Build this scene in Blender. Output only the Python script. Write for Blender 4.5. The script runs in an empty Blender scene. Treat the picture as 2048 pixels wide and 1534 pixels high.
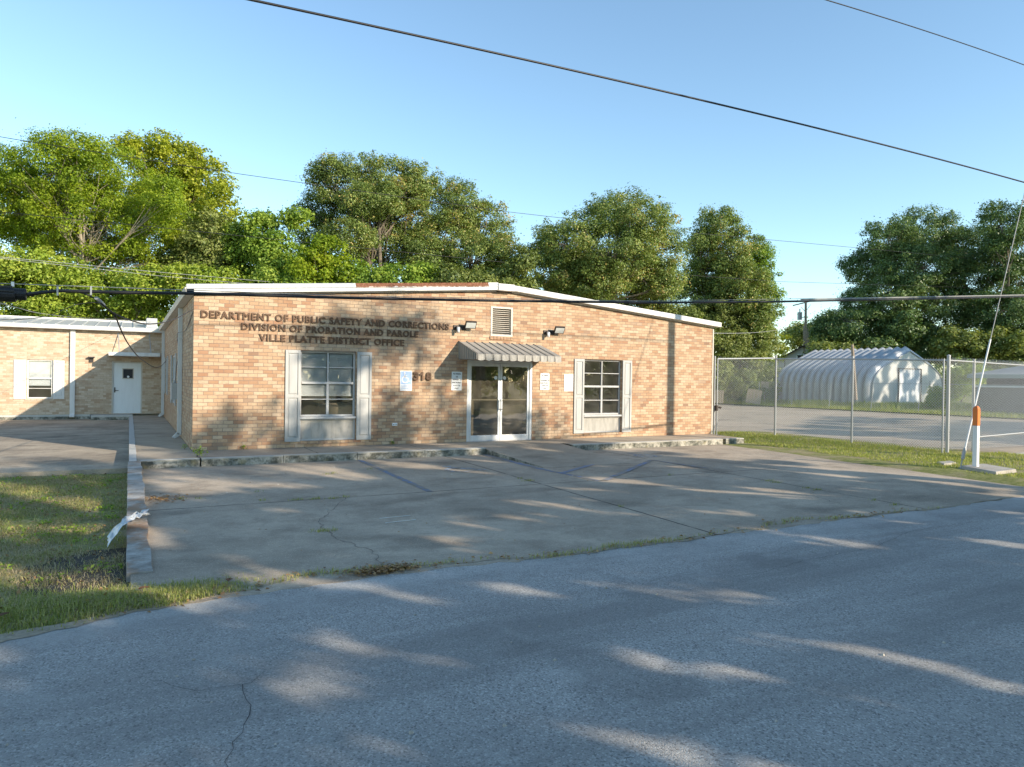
import bpy, bmesh, math, random
import numpy as np
from mathutils import Vector, Matrix

random.seed(7)
RNG = np.random.default_rng(11)
SC = bpy.context.scene
COL = SC.collection
RAD = math.radians

# ------------------------------------------------------------------ camera
CAM = np.array([-1.2308, -16.9001, 1.6637])
YAW, PITCH, ROLL, FPX = 0.4966, -0.0059, 0.0141, 1413.8
def cam_axes():
    cy, sy = math.cos(YAW), math.sin(YAW)
    f = np.array([sy*math.cos(PITCH), cy*math.cos(PITCH), math.sin(PITCH)])
    r = np.array([cy, -sy, 0.0]); u = np.cross(r, f)
    c, s = math.cos(ROLL), math.sin(ROLL)
    return c*r+s*u, -s*r+c*u, f
AX_R, AX_U, AX_F = cam_axes()
def at(px, py, d):
    """world point seen at photo pixel (px, py) at distance d along the view axis"""
    return CAM + (AX_R*(px-1024)/FPX - AX_U*(py-767)/FPX + AX_F)*d
cd = bpy.data.cameras.new("camera"); co = bpy.data.objects.new("camera", cd); COL.objects.link(co)
m = Matrix.Identity(4)
for i in range(3):
    m[i][0], m[i][1], m[i][2], m[i][3] = AX_R[i], AX_U[i], -AX_F[i], CAM[i]
co.matrix_world = m
cd.sensor_fit = 'HORIZONTAL'; cd.sensor_width = 36.0; cd.lens = 36.0*FPX/2048.0
cd.clip_start = 0.05; cd.clip_end = 3000
SC.camera = co

# ------------------------------------------------------------------ sky, sun, exposure
SUN_EL, SUN_AZ = RAD(20.8), RAD(149.4)          # azimuth clockwise from +Y
w = bpy.data.worlds.new("World"); SC.world = w; w.use_nodes = True
nt = w.node_tree; nt.nodes.clear()
sky = nt.nodes.new('ShaderNodeTexSky'); sky.sky_type = 'NISHITA'; sky.sun_disc = False
sky.sun_elevation = SUN_EL; sky.sun_rotation = SUN_AZ
sky.air_density = 1.0; sky.dust_density = 0.1; sky.ozone_density = 0.5; sky.altitude = 0
bg = nt.nodes.new('ShaderNodeBackground'); bg.inputs['Strength'].default_value = 0.10
ow = nt.nodes.new('ShaderNodeOutputWorld')
tn = nt.nodes.new('ShaderNodeMixRGB'); tn.blend_type = 'MULTIPLY'; tn.inputs[0].default_value = 1.0; tn.inputs[2].default_value = (.82, .95, .985, 1)
nt.links.new(sky.outputs[0], tn.inputs[1]); nt.links.new(tn.outputs[0], bg.inputs[0]); nt.links.new(bg.outputs[0], ow.inputs[0])
sd = bpy.data.lights.new("sun", 'SUN'); sd.energy = 2.6; sd.angle = RAD(0.53); sd.color = (1.0, 0.87, 0.70)
so = bpy.data.objects.new("sun", sd); COL.objects.link(so)
sv = Vector((math.sin(SUN_AZ)*math.cos(SUN_EL), math.cos(SUN_AZ)*math.cos(SUN_EL), math.sin(SUN_EL)))
so.rotation_euler = sv.to_track_quat('Z', 'Y').to_euler(); so.location = sv*60
SC.view_settings.view_transform = 'Standard'; SC.view_settings.look = 'None'
SC.view_settings.gamma = 1.0; SC.view_settings.exposure = 1.52
SC.render.film_transparent = False
SC.cycles.max_bounces = 8; SC.cycles.diffuse_bounces = 4; SC.cycles.transparent_max_bounces = 12
SC.cycles.use_denoising = True

# ------------------------------------------------------------------ helpers
class MB:
    """collects shapes into one mesh"""
    def __init__(s): s.v = []; s.f = []; s.m = []; s.mi = 0
    def poly(s, pts):
        n = len(s.v); s.v += [tuple(map(float, p)) for p in pts]; s.f.append(tuple(range(n, n+len(pts)))); s.m.append(s.mi); return s
    def box(s, a, b):
        (x0, y0, z0), (x1, y1, z1) = a, b
        return s.hexa([(x0,y0,z0),(x1,y0,z0),(x1,y1,z0),(x0,y1,z0),(x0,y0,z1),(x1,y0,z1),(x1,y1,z1),(x0,y1,z1)])
    def hexa(s, p):
        n = len(s.v); s.v += [tuple(map(float, q)) for q in p]
        for q in ((3,2,1,0),(4,5,6,7),(0,1,5,4),(1,2,6,5),(2,3,7,6),(3,0,4,7)):
            s.f.append(tuple(n+i for i in q)); s.m.append(s.mi)
        return s
    def obox(s, c, size, rot):
        """oriented box: centre, full size, 3x3 rotation"""
        h = [q/2 for q in size]; c = Vector(c)
        p = [c + rot @ Vector((sx*h[0], sy*h[1], sz*h[2])) for sz in (-1,1) for sx, sy in ((-1,-1),(1,-1),(1,1),(-1,1))]
        return s.hexa(p)
    def tube(s, pts, r, n=6, caps=True):
        pts = [Vector(p) for p in pts]; k = len(pts)
        rs = r if isinstance(r, (list, tuple)) else [r]*k
        base = len(s.v)
        prev = None
        for i, p in enumerate(pts):
            d = (pts[min(i+1, k-1)]-pts[max(i-1, 0)]).normalized()
            if prev is None:
                ref = Vector((0,0,1)) if abs(d.z) < .95 else Vector((1,0,0))
                u = d.cross(ref).normalized()
            else:
                u = (prev - d*prev.dot(d)).normalized()
            prev = u; v = d.cross(u)
            for j in range(n):
                a = 2*math.pi*j/n
                s.v.append(tuple(p + (u*math.cos(a)+v*math.sin(a))*rs[i]))
        for i in range(k-1):
            for j in range(n):
                a = base+i*n+j; b = base+i*n+(j+1) % n
                s.f.append((a, b, b+n, a+n)); s.m.append(s.mi)
        if caps:
            s.f.append(tuple(base+n-1-j for j in range(n))); s.m.append(s.mi)
            s.f.append(tuple(base+(k-1)*n+j for j in range(n))); s.m.append(s.mi)
        return s
    def build(s, name, mat, parent=None, bevel=0, smooth=False):
        me = bpy.data.meshes.new(name); me.from_pydata(s.v, [], s.f)
        mats = mat if isinstance(mat, (list, tuple)) else [mat]
        for q in mats: me.materials.append(q)
        if len(mats) > 1: me.polygons.foreach_set('material_index', s.m)
        me.validate(); me.update()
        if smooth: me.polygons.foreach_set('use_smooth', [True]*len(me.polygons))
        return link(name, me, parent, bevel)
def link(name, me, parent=None, bevel=0):
    o = bpy.data.objects.new(name, me); COL.objects.link(o)
    if parent is not None:
        o.parent = parent
        # world matrix of parents here is pure translation
        off = Vector((0, 0, 0)); q = parent
        while q is not None: off += q.location; q = q.parent
        me.transform(Matrix.Translation(-off))
    if bevel:
        b = o.modifiers.new('bevel', 'BEVEL'); b.width = bevel; b.segments = 2; b.limit_method = 'ANGLE'; b.angle_limit = RAD(40)
    return o
def tag(o, label=None, cat=None, group=None, kind=None):
    if label: o['label'] = label
    if cat: o['category'] = cat
    if group: o['group'] = group
    if kind: o['kind'] = kind
    return o
def thing(name, label, cat, loc=(0,0,0), group=None):
    o = bpy.data.objects.new(name, None); o.empty_display_size = .2; COL.objects.link(o); o.location = loc
    return tag(o, label, cat, group)
def struct(o, label, cat='ground'): return tag(o, label, cat, None, 'structure')
def fast(name, V, F, mat, parent=None, tint=None, smooth=False):
    """numpy verts (N,3) and equal-sided faces (M,k)"""
    me = bpy.data.meshes.new(name); V = np.asarray(V, np.float32); F = np.asarray(F, np.int32); k = F.shape[1]
    me.vertices.add(len(V)); me.vertices.foreach_set('co', V.ravel())
    me.loops.add(F.size); me.loops.foreach_set('vertex_index', F.ravel())
    me.polygons.add(len(F)); me.polygons.foreach_set('loop_start', np.arange(0, F.size, k, dtype=np.int32))
    me.materials.append(mat)
    if tint is not None:
        a = me.attributes.new('tint', 'FLOAT', 'FACE'); a.data.foreach_set('value', np.asarray(tint, np.float32))
    me.update(calc_edges=True)
    if smooth: me.polygons.foreach_set('use_smooth', [True]*len(me.polygons))
    return link(name, me, parent)

# ------------------------------------------------------------------ materials
class NT:
    def __init__(s, name):
        s.mat = bpy.data.materials.new(name); s.mat.use_nodes = True; s.t = s.mat.node_tree; s.t.nodes.clear()
        s.out = s.t.nodes.new('ShaderNodeOutputMaterial')
    def n(s, typ, **kw):
        nd = s.t.nodes.new('ShaderNode'+typ)
        for k, v in kw.items(): setattr(nd, k, v)
        return nd
    def set(s, sock, v):
        if hasattr(v, 'is_linked') or isinstance(v, bpy.types.NodeSocket): s.t.links.new(v, sock)
        elif isinstance(v, (tuple, list)) and sock.type == 'RGBA' and len(v) == 3: sock.default_value = (*v, 1)
        else: sock.default_value = v
    def math(s, op, a, b=0.0, c=None, clamp=False):
        nd = s.n('Math', operation=op); nd.use_clamp = clamp
        s.set(nd.inputs[0], a); s.set(nd.inputs[1], b)
        if c is not None: s.set(nd.inputs[2], c)
        return nd.outputs[0]
    def mix(s, f, a, b, mode='MIX'):
        nd = s.n('MixRGB', blend_type=mode); s.set(nd.inputs[0], f); s.set(nd.inputs[1], a); s.set(nd.inputs[2], b); return nd.outputs[0]
    def pos(s):
        return s.n('NewGeometry').outputs['Position']
    def xyz(s, v=None):
        nd = s.n('SeparateXYZ'); s.set(nd.inputs[0], v if v is not None else s.pos()); return nd.outputs
    def comb(s, x, y, z=0.0):
        nd = s.n('CombineXYZ'); s.set(nd.inputs[0], x); s.set(nd.inputs[1], y); s.set(nd.inputs[2], z); return nd.outputs[0]
    def vscale(s, sc, v=None):
        nd = s.n('VectorMath', operation='MULTIPLY'); s.set(nd.inputs[0], v if v is not None else s.pos()); nd.inputs[1].default_value = sc; return nd.outputs[0]
    def noise(s, scale, detail=4, rough=.55, v=None, col=False):
        nd = s.n('TexNoise'); nd.inputs['Scale'].default_value = scale; nd.inputs['Detail'].default_value = detail; nd.inputs['Roughness'].default_value = rough
        s.set(nd.inputs['Vector'], v if v is not None else s.pos()); return nd.outputs['Color' if col else 'Fac']
    def voro(s, scale, v=None, out='Distance', feature='F1'):
        nd = s.n('TexVoronoi', feature=feature); nd.inputs['Scale'].default_value = scale
        s.set(nd.inputs['Vector'], v if v is not None else s.pos()); return nd.outputs[out]
    def ramp(s, f, stops):
        nd = s.n('ValToRGB'); e = nd.color_ramp.elements
        while len(e) < len(stops): e.new(.5)
        for i, (p, c) in enumerate(stops): e[i].position = p; e[i].color = (*c, 1) if not isinstance(c, (int, float)) else (c, c, c, 1)
        s.set(nd.inputs[0], f); return nd.outputs[0]
    def step(s, f, a, b):
        nd = s.n('MapRange'); nd.clamp = True; s.set(nd.inputs[0], f); nd.inputs[1].default_value = a; nd.inputs[2].default_value = b; return nd.outputs[0]
    def bump(s, h, st=.3, dist=.01):
        nd = s.n('Bump'); nd.inputs['Strength'].default_value = st; nd.inputs['Distance'].default_value = dist; s.set(nd.inputs['Height'], h); return nd.outputs[0]
    def bsdf(s, col, rough=.8, metal=0.0, spec=.3, normal=None):
        p = s.n('BsdfPrincipled'); s.set(p.inputs['Base Color'], col); s.set(p.inputs['Roughness'], rough); s.set(p.inputs['Metallic'], metal)
        p.inputs['Specular IOR Level'].default_value = spec
        if normal is not None: s.t.links.new(normal, p.inputs['Normal'])
        return p.outputs[0]
    def done(s, sh): s.t.links.new(sh, s.out.inputs[0]); return s.mat

def mat_paint(name, col, rough=.55, dirt=.35, dirtcol=(.16,.13,.10), metal=0.0, scale=3.0, streak=True):
    t = NT(name)
    v = t.vscale((scale*2, scale*2, scale*.35) if streak else (scale,)*3)
    n1 = t.noise(1.0, 6, .65, v); n2 = t.noise(22, 4, .6)
    f = t.math('MULTIPLY', t.step(n1, .45, .8), dirt)
    f2 = t.math('MULTIPLY', t.step(n2, .5, .85), dirt*.5)
    c = t.mix(f, col, dirtcol); c = t.mix(f2, c, tuple(q*.6 for q in col))
    return t.done(t.bsdf(c, rough, metal, .35, t.bump(n2, .08, .004)))
def mat_brick(name, tones, mortar, bw=.2095, bh=.0815, grime=.22):
    t = NT(name); X = t.xyz()
    u = t.math('ADD', X[0], X[1]); z = X[2]
    r = t.math('DIVIDE', t.math('ADD', z, 5*bh-.0), bh); row = t.math('FLOOR', r)
    off = t.math('MULTIPLY', t.math('MODULO', row, 2.0), .5)
    jit = t.n('TexWhiteNoise', noise_dimensions='1D'); t.set(jit.inputs['W'], row)
    cc = t.math('ADD', t.math('ADD', t.math('DIVIDE', t.math('ADD', u, 80*bw), bw), off), t.math('MULTIPLY', jit.outputs[0], .10))
    col = t.math('FLOOR', cc)
    wn = t.n('TexWhiteNoise', noise_dimensions='2D'); t.set(wn.inputs['Vector'], t.comb(col, row))
    base = t.ramp(wn.outputs[0], tones)
    fx = t.math('FRACT', cc); fz = t.math('FRACT', r)
    wob = t.math('MULTIPLY', t.math('SUBTRACT', t.noise(30, 2), .5), .10)
    dx = t.math('MULTIPLY', t.math('SUBTRACT', .5, t.math('ABSOLUTE', t.math('SUBTRACT', fx, .5))), bw)
    dz = t.math('MULTIPLY', t.math('SUBTRACT', .5, t.math('ABSOLUTE', t.math('SUBTRACT', fz, .5))), bh)
    d = t.math('ADD', t.math('MINIMUM', dx, dz), t.math('MULTIPLY', wob, .02))
    face = t.step(d, .0030, .0058)                     # 1 on brick face
    # within-brick mottling: darker flashed ends and speckle
    v2 = t.comb(t.math('ADD', u, t.math('MULTIPLY', col, 3.7)), z, t.math('MULTIPLY', row, 1.7))
    n = t.noise(14, 5, .65, v2); n2 = t.noise(70, 3, .6)
    base = t.mix(t.math('MULTIPLY', t.step(n, .48, .75), .45), base, tuple(.62*q for q in tones[1][1]))
    base = t.mix(t.math('MULTIPLY', t.step(n2, .5, .8), .28), base, (.30, .17, .10))
    big = t.noise(.55, 5, .6); big2 = t.noise(2.2, 5, .6)
    base = t.mix(t.math('MULTIPLY', t.step(big, .42, .70), grime), base, t.mix(1.0, base, (.70, .60, .54), 'MULTIPLY'))
    base = t.mix(t.math('MULTIPLY', t.step(big2, .55, .75), grime*.6), base, t.mix(1.0, base, (.62, .50, .44), 'MULTIPLY'))
    st = t.noise(1.0, 5, .7, t.comb(t.math('MULTIPLY', u, 5.0), t.math('MULTIPLY', z, .45)))
    base = t.mix(t.math('MULTIPLY', t.step(st, .56, .76), .45), base, t.mix(1.0, base, (.66, .57, .52), 'MULTIPLY'))
    ef = t.noise(1.1, 6, .7)
    base = t.mix(t.math('MULTIPLY', t.step(ef, .58, .78), .32), base, (.58, .50, .41))
    mortar = t.mix(t.step(t.noise(1.7, 4), .35, .7), mortar, tuple(q*1.9 for q in mortar))
    c = t.mix(face, mortar, base)
    h = t.math('ADD', face, t.math('MULTIPLY', n2, .25))
    return t.done(t.bsdf(c, .85, 0, .2, t.bump(h, .7, .006)))
def mat_leaf(name, cols, trans=.35, rough=.5):
    t = NT(name); a = t.n('Attribute', attribute_name='tint')
    c = t.ramp(a.outputs['Fac'], cols)
    p = t.bsdf(c, rough, 0, .35)
    tr = t.n('BsdfTranslucent'); t.set(tr.inputs[0], t.mix(1.0, c, (1.15, 1.2, .55), 'MULTIPLY'))
    mx = t.n('MixShader'); mx.inputs[0].default_value = trans
    t.t.links.new(p, mx.inputs[1]); t.t.links.new(tr.outputs[0], mx.inputs[2])
    return t.done(mx.outputs[0])
def mat_plain(name, col, rough=.6, metal=0.0, var=.25, scale=12, spec=.35):
    t = NT(name); n = t.noise(scale, 5, .6)
    c = t.mix(t.math('MULTIPLY', t.step(n, .4, .75), var), col, tuple(q*.45 for q in col))
    return t.done(t.bsdf(c, rough, metal, spec, t.bump(n, .06, .003)))
def mat_glass(name, tint=(.82,.86,.84), refl=1.0, lightmix=.06, lightcol=(.45,.43,.38)):
    t = NT(name); g = t.n('BsdfGlossy'); g.inputs['Roughness'].default_value = .015
    nz = t.noise(1.3, 2, .5); t.t.links.new(t.bump(nz, .12, .03), g.inputs['Normal'])
    tr = t.n('BsdfTransparent'); tr.inputs[0].default_value = (*tint, 1)
    fr = t.n('Fresnel'); fr.inputs[0].default_value = 1.55
    f = t.math('MULTIPLY', fr.outputs[0], refl, clamp=True)
    mx = t.n('MixShader'); t.t.links.new(f, mx.inputs[0]); t.t.links.new(tr.outputs[0], mx.inputs[1]); t.t.links.new(g.outputs[0], mx.inputs[2])
    df = t.n('BsdfDiffuse'); df.inputs[0].default_value = (*lightcol, 1)          # diffuse colour brightening the dark pane in place of reflected light
    m2 = t.n('MixShader'); t.set(m2.inputs[0], t.math('MULTIPLY', t.step(t.noise(2.5, 5, .6), .25, .8), lightmix*2)); t.t.links.new(mx.outputs[0], m2.inputs[1]); t.t.links.new(df.outputs[0], m2.inputs[2])
    return t.done(m2.outputs[0])

M = {}
TAN = [(0, (.375,.212,.128)), (.12, (.425,.265,.16)), (.36, (.475,.32,.20)), (.64, (.525,.378,.245)), (.95, (.57,.435,.30)), (1, (.29,.18,.12))]
M['brick'] = mat_brick('tan_brick', TAN, (.17,.13,.105))
PALE = [(0, (.46,.32,.21)), (.2, (.52,.39,.27)), (.5, (.58,.45,.325)), (.8, (.62,.50,.37)), (1, (.66,.55,.42))]
M['brick_pale'] = mat_brick('pale_brick', PALE, (.36,.28,.20), grime=.2)
M['white'] = mat_paint('white_trim', (.72,.70,.66), .5, .30)
M['beige'] = mat_paint('beige_trim', (.60,.55,.47), .5, .35)
M['gray_shutter'] = mat_paint('shutter_paint', (.46,.455,.43), .6, .30)
M['frame'] = mat_paint('window_frame_paint', (.47,.47,.46), .5, .35)
M['panel'] = mat_paint('weathered_panel', (.42,.40,.36), .7, .7, (.16,.16,.13), scale=5)
M['alu'] = mat_paint('aluminium_frame', (.68,.69,.69), .38, .22, metal=.25)
M['dark_metal'] = mat_plain('dark_bronze_metal', (.06,.05,.045), .45, .3)
M['letter'] = mat_plain('brown_letter_plastic', (.125,.066,.034), .45, 0, .3)
M['gutter'] = mat_paint('pale_gutter', (.62,.62,.60), .5, .25)
M['glass'] = mat_glass('window_glass', (.88,.90,.89), 3.0)
M['door_glass'] = mat_glass('door_glass', (.62,.58,.48), 4.2, .13, (.42,.37,.28))
M['blind'] = mat_plain('blind_white', (.86,.88,.90), .6, 0, .08)
M['inside'] = mat_plain('room_wall', (.70,.66,.58), .9)
M['inside_floor'] = mat_plain('room_floor', (.42,.36,.28), .5)
M['sign_white'] = mat_paint('sign_white', (.78,.79,.78), .45, .15)
M['sign_blue'] = mat_plain('faded_sign_blue', (.36,.50,.74), .5, 0, .35, 9)
M['sign_blue_pale'] = mat_plain('bleached_sign_blue', (.62,.70,.82), .5, 0, .2, 9)
M['black'] = mat_plain('black_ink', (.03,.03,.035), .6)
M['black_rubber'] = mat_plain('black_cable', (.018,.018,.02), .45)
M['cable_grey'] = mat_plain('grey_cable', (.30,.30,.29), .5)
M['galv'] = mat_plain('galvanised_steel', (.40,.41,.41), .5, .3, .25, 25)
M['mesh'] = mat_plain('galvanised_wire', (.74,.74,.72), .5, .15, .1, 25)
M['wood_pole'] = mat_plain('pole_wood', (.33,.265,.20), .85, 0, .5, 14)
M['wood_grey'] = mat_plain('weathered_board', (.46,.37,.26), .85, 0, .45, 9)
M['orange'] = mat_plain('orange_cap', (.72,.20,.045), .5, 0, .2)
M['bollard'] = mat_paint('bollard_white', (.78,.78,.77), .5, .18)
M['rust'] = None
M['bark'] = mat_plain('grey_bark', (.20,.165,.125), .9, 0, .55, 5)
M['bark_pale'] = mat_plain('pale_bark', (.33,.28,.21), .9, 0, .5, 5)
M['roof_metal'] = mat_paint('roof_metal', (.62,.62,.60), .4, .3, metal=.3)
M['dark_roof'] = mat_plain('dark_shingle', (.06,.05,.05), .9)
M['lamp_glass'] = mat_plain('lamp_lens', (.72,.74,.70), .2, 0, .15)
M['plastic'] = mat_plain('plastic_film', (.66,.69,.70), .3, 0, .2)

def rust_mat():
    t = NT('rusted_metal'); X = t.xyz()
    n = t.noise(1.0, 6, .7, t.vscale((9, 9, 2.0)))
    h = t.math('SUBTRACT', X[2], t.math('MULTIPLY', X[0], .0813))       # height within the sloping trim
    f = t.step(t.math('ADD', h, t.math('MULTIPLY', t.math('SUBTRACT', n, .5), .16)), 3.515, 3.545)
    n2 = t.noise(20, 5, .6)
    rc = t.ramp(n2, [(.3, (.13,.055,.03)), (.6, (.24,.105,.06)), (.8, (.40,.24,.16))])
    c = t.mix(f, (.74,.70,.64), rc)
    return t.done(t.bsdf(c, .8, 0, .2, t.bump(n2, .2, .004)))
M['rust'] = rust_mat()

def awning_mat():
    t = NT('awning_metal'); X = t.xyz()
    n = t.noise(1.0, 6, .7, t.vscale((14, 3, 3))); n2 = t.noise(9, 5, .7)
    base = (.37,.35,.31)
    edge = t.step(X[1], -.45, -1.12)
    f = t.math('MULTIPLY', t.math('ADD', t.math('MULTIPLY', edge, .5), .22), t.step(n, .38, .72))
    c = t.mix(f, base, (.10,.095,.085))
    c = t.mix(t.math('MULTIPLY', t.step(n2, .5, .8), .3), c, (.30,.26,.20))
    return t.done(t.bsdf(c, .6, .1, .3, t.bump(n2, .1, .004)))
M['awning'] = awning_mat()

def concrete_mat(name, light, dark, joints=None, warm=(.30,.25,.19), scale=1.0, dirt=.8):
    t = NT(name); X = t.xyz()
    n1 = t.noise(.35*scale, 6, .62); n2 = t.noise(1.6*scale, 6, .65); n3 = t.noise(12, 5, .6); n4 = t.noise(90, 3, .6)
    sw = t.noise(1.0, 5, .7, t.vscale((.6, 2.2, 1)))
    c = t.mix(t.step(n1, .35, .68), light, dark)
    c = t.mix(t.math('MULTIPLY', t.step(n2, .48, .75), dirt*.7), c, tuple(q*.55 for q in dark))
    c = t.mix(t.math('MULTIPLY', t.step(sw, .52, .75), .55), c, warm)
    c = t.mix(t.math('MULTIPLY', t.step(n3, .5, .8), .35), c, tuple(q*.6 for q in dark))
    c = t.mix(t.math('MULTIPLY', t.step(n4, .55, .8), .30), c, tuple(min(1, q*1.5) for q in light))
    c = t.mix(t.math('MULTIPLY', t.step(n4, .45, .2), .35), c, tuple(q*.5 for q in dark))
    blot = t.noise(.8*scale, 3, .5, t.vscale((1, 1.6, 1)))
    c = t.mix(t.math('MULTIPLY', t.step(blot, .56, .72), .55), c, tuple(q*.42 for q in dark))
    scr = t.noise(1.0, 4, .75, t.vscale((2.2, 9, 1)))
    c = t.mix(t.math('MULTIPLY', t.step(scr, .60, .74), .35), c, tuple(min(1, q*1.35) for q in light))
    spk = t.n('SeparateXYZ'); t.set(spk.inputs[0], t.voro(120, out='Color'))
    c = t.mix(t.math('MULTIPLY', t.step(spk.outputs[0], .86, .97), .32), c, tuple(min(1, q*1.7) for q in light))
    h = t.math('ADD', t.math('MULTIPLY', n3, .5), t.math('MULTIPLY', n4, .5))
    if joints:
        g = None
        for ax, val, wd in joints:
            wob = t.math('MULTIPLY', t.math('SUBTRACT', t.noise(1.2, 4), .5), .06)
            d = t.math('ABSOLUTE', t.math('ADD', t.math('SUBTRACT', X[ax], val), wob))
            l = t.step(d, wd, wd*.35)
            g = l if g is None else t.math('MAXIMUM', g, l)
        brk = t.step(t.noise(2.5, 3), .30, .5)
        c = t.mix(t.math('MULTIPLY', g, brk), c, (.035,.032,.025))
    return t.done(t.bsdf(c, .88, 0, .25, t.bump(h, .25, .006)))
M['lot'] = concrete_mat('stained_concrete', (.52,.43,.325), (.285,.235,.178), [(0, 5.25, .022), (0, 9.55, .022), (1, -6.1, .020)])
M['walk'] = concrete_mat('sidewalk_concrete', (.47,.395,.30), (.30,.25,.19), [(0, 2.4, .014), (0, 4.9, .014), (0, 10.9, .012), (1, 4.1, .014), (1, 9.2, .014)])
M['drive'] = concrete_mat('driveway_concrete', (.48,.40,.30), (.20,.165,.125), [(1, 3.2, .03), (1, 8.0, .03), (0, -5.2, .02)], scale=1.5)
M['pad'] = concrete_mat('pale_concrete', (.50,.47,.42), (.36,.33,.28))
def kerb_mat():
    t = NT('kerb_concrete'); X = t.xyz()
    n = t.noise(3.5, 6, .7); n2 = t.noise(13, 5, .7)
    c = t.mix(t.step(n, .42, .60), (.46,.43,.36), (.11,.11,.09))
    c = t.mix(t.math('MULTIPLY', t.step(n2, .45, .65), .75), c, (.055,.06,.045))
    c = t.mix(t.math('MULTIPLY', t.step(t.noise(5, 4), .58, .72), .6), c, (.28,.24,.13))
    top = t.step(t.math('ADD', X[2], t.math('MULTIPLY', t.math('SUBTRACT', n2, .5), .05)), -.022, -.008)
    c = t.mix(t.math('MULTIPLY', top, .8), c, (.56,.55,.51))
    return t.done(t.bsdf(c, .9, 0, .2, t.bump(n2, .4, .01)))
M['kerb'] = kerb_mat()
def low_wall_mat():
    t = NT('rusty_stained_kerb')
    n = t.noise(1.0, 6, .7, t.vscale((3.2, 4.5, 3.2))); n2 = t.noise(2.2, 5, .65); n3 = t.noise(30, 4)
    c = t.mix(t.step(n, .38, .66), (.50,.47,.42), (.24,.22,.19))
    c = t.mix(t.math('MULTIPLY', t.step(n2, .50, .66), .75), c, (.33,.17,.075))
    c = t.mix(t.math('MULTIPLY', t.step(n3, .5, .8), .4), c, (.12,.11,.09))
    return t.done(t.bsdf(c, .9, 0, .2, t.bump(n3, .3, .008)))
M['lowwall'] = low_wall_mat()
def asphalt_mat(name, lo, hi, fleck, sc=1.0):
    t = NT(name)
    v = t.voro(95*sc); vc = t.voro(95*sc, out='Color'); n = t.noise(160*sc, 3, .7); big = t.noise(.5, 5, .6); mid = t.noise(6, 5, .65)
    c = t.mix(t.step(n, .3, .7), lo, hi)
    g = t.n('SeparateXYZ'); t.set(g.inputs[0], vc)
    c = t.mix(t.math('MULTIPLY', t.step(g.outputs[0], .70, .95), .75), c, fleck)
    c = t.mix(t.math('MULTIPLY', t.step(g.outputs[1], .72, .95), .7), c, tuple(q*.35 for q in lo))
    c = t.mix(t.math('MULTIPLY', t.step(big, .4, .7), .35), c, tuple(q*.7 for q in lo))
    c = t.mix(t.math('MULTIPLY', t.step(mid, .5, .8), .25), c, hi)
    X = t.xyz(); wp = t.noise(1.0, 5, .65, t.vscale((.12, 1.1, 1))); pt = t.noise(1.4, 6, .7)
    c = t.mix(t.math('MULTIPLY', t.step(wp, .45, .64), .55), c, tuple(q*.66 for q in lo))
    c = t.mix(t.math('MULTIPLY', t.step(pt, .58, .74), .35), c, tuple(min(1, q*1.12) for q in hi))
    c = t.mix(t.math('MULTIPLY', t.step(t.noise(.9, 3, .5), .62, .70), .40), c, tuple(q*.55 for q in lo))
    edge = t.math('MULTIPLY', t.step(X[1], -11.3, -10.5), t.step(pt, .35, .6))
    c = t.mix(t.math('MULTIPLY', edge, .35), c, fleck)
    h = t.math('ADD', t.math('MULTIPLY', v, -1.0), n)
    return t.done(t.bsdf(c, .82, 0, .3, t.bump(h, .8, .006)))
M['asphalt'] = asphalt_mat('road_asphalt', (.30,.288,.268), (.48,.462,.43), (.66,.64,.60))
M['asphalt_old'] = concrete_mat('old_lot_asphalt', (.47,.385,.29), (.33,.27,.20), None, (.36,.30,.23), .6)
def ground_mat():
    t = NT('grass_ground'); X = t.xyz()
    n = t.noise(1.3, 6, .65); n2 = t.noise(9, 5, .65); n3 = t.noise(45, 4)
    g = t.mix(t.step(n2, .35, .7), (.17,.19,.05), (.33,.32,.13))
    c = t.mix(t.step(n, .46, .66), g, (.36,.295,.19))
    c = t.mix(t.math('MULTIPLY', t.step(n3, .45, .75), .5), c, (.05,.055,.02))
    return t.done(t.bsdf(c, .95, 0, .1, t.bump(t.math('ADD', n2, n3), .6, .02)))
M['ground'] = ground_mat()
M['dirt'] = mat_plain('bare_dirt', (.36,.30,.215), .95, 0, .75, 26)
M['wet_soil_shade'] = mat_plain('dark_wet_soil_shade', (.065,.055,.04), .9, 0, .5, 20)  # dark soil with the shade of the ditch put into its colour
def paint_mark(name, col):
    t = NT(name); n = t.noise(7, 6, .72); n2 = t.noise(1.2, 4)
    c = t.mix(t.step(t.math('ADD', t.math('MULTIPLY', n, .7), t.math('MULTIPLY', n2, .3)), .40, .54), col, (.25,.23,.195))
    return t.done(t.bsdf(c, .8, 0, .2))
M['blue_paint'] = paint_mark('worn_blue_paint', (.16,.23,.36))
M['lightblue_paint'] = paint_mark('worn_lightblue_paint', (.42,.56,.74))
M['grass'] = mat_leaf('grass_blade', [(0, (.20,.25,.05)), (.4, (.34,.36,.10)), (.7, (.47,.44,.18)), (1, (.56,.46,.27))], .3, .6)
M['grass_dry'] = mat_leaf('dry_grass_blade', [(0, (.25,.25,.08)), (.4, (.38,.33,.15)), (.7, (.46,.37,.22)), (1, (.52,.42,.28))], .25, .7)
M['grass_sun'] = mat_leaf('bright_grass_blade', [(0, (.24,.30,.05)), (.5, (.38,.40,.10)), (.8, (.50,.47,.17)), (1, (.52,.43,.24))], .35, .6)
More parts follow.
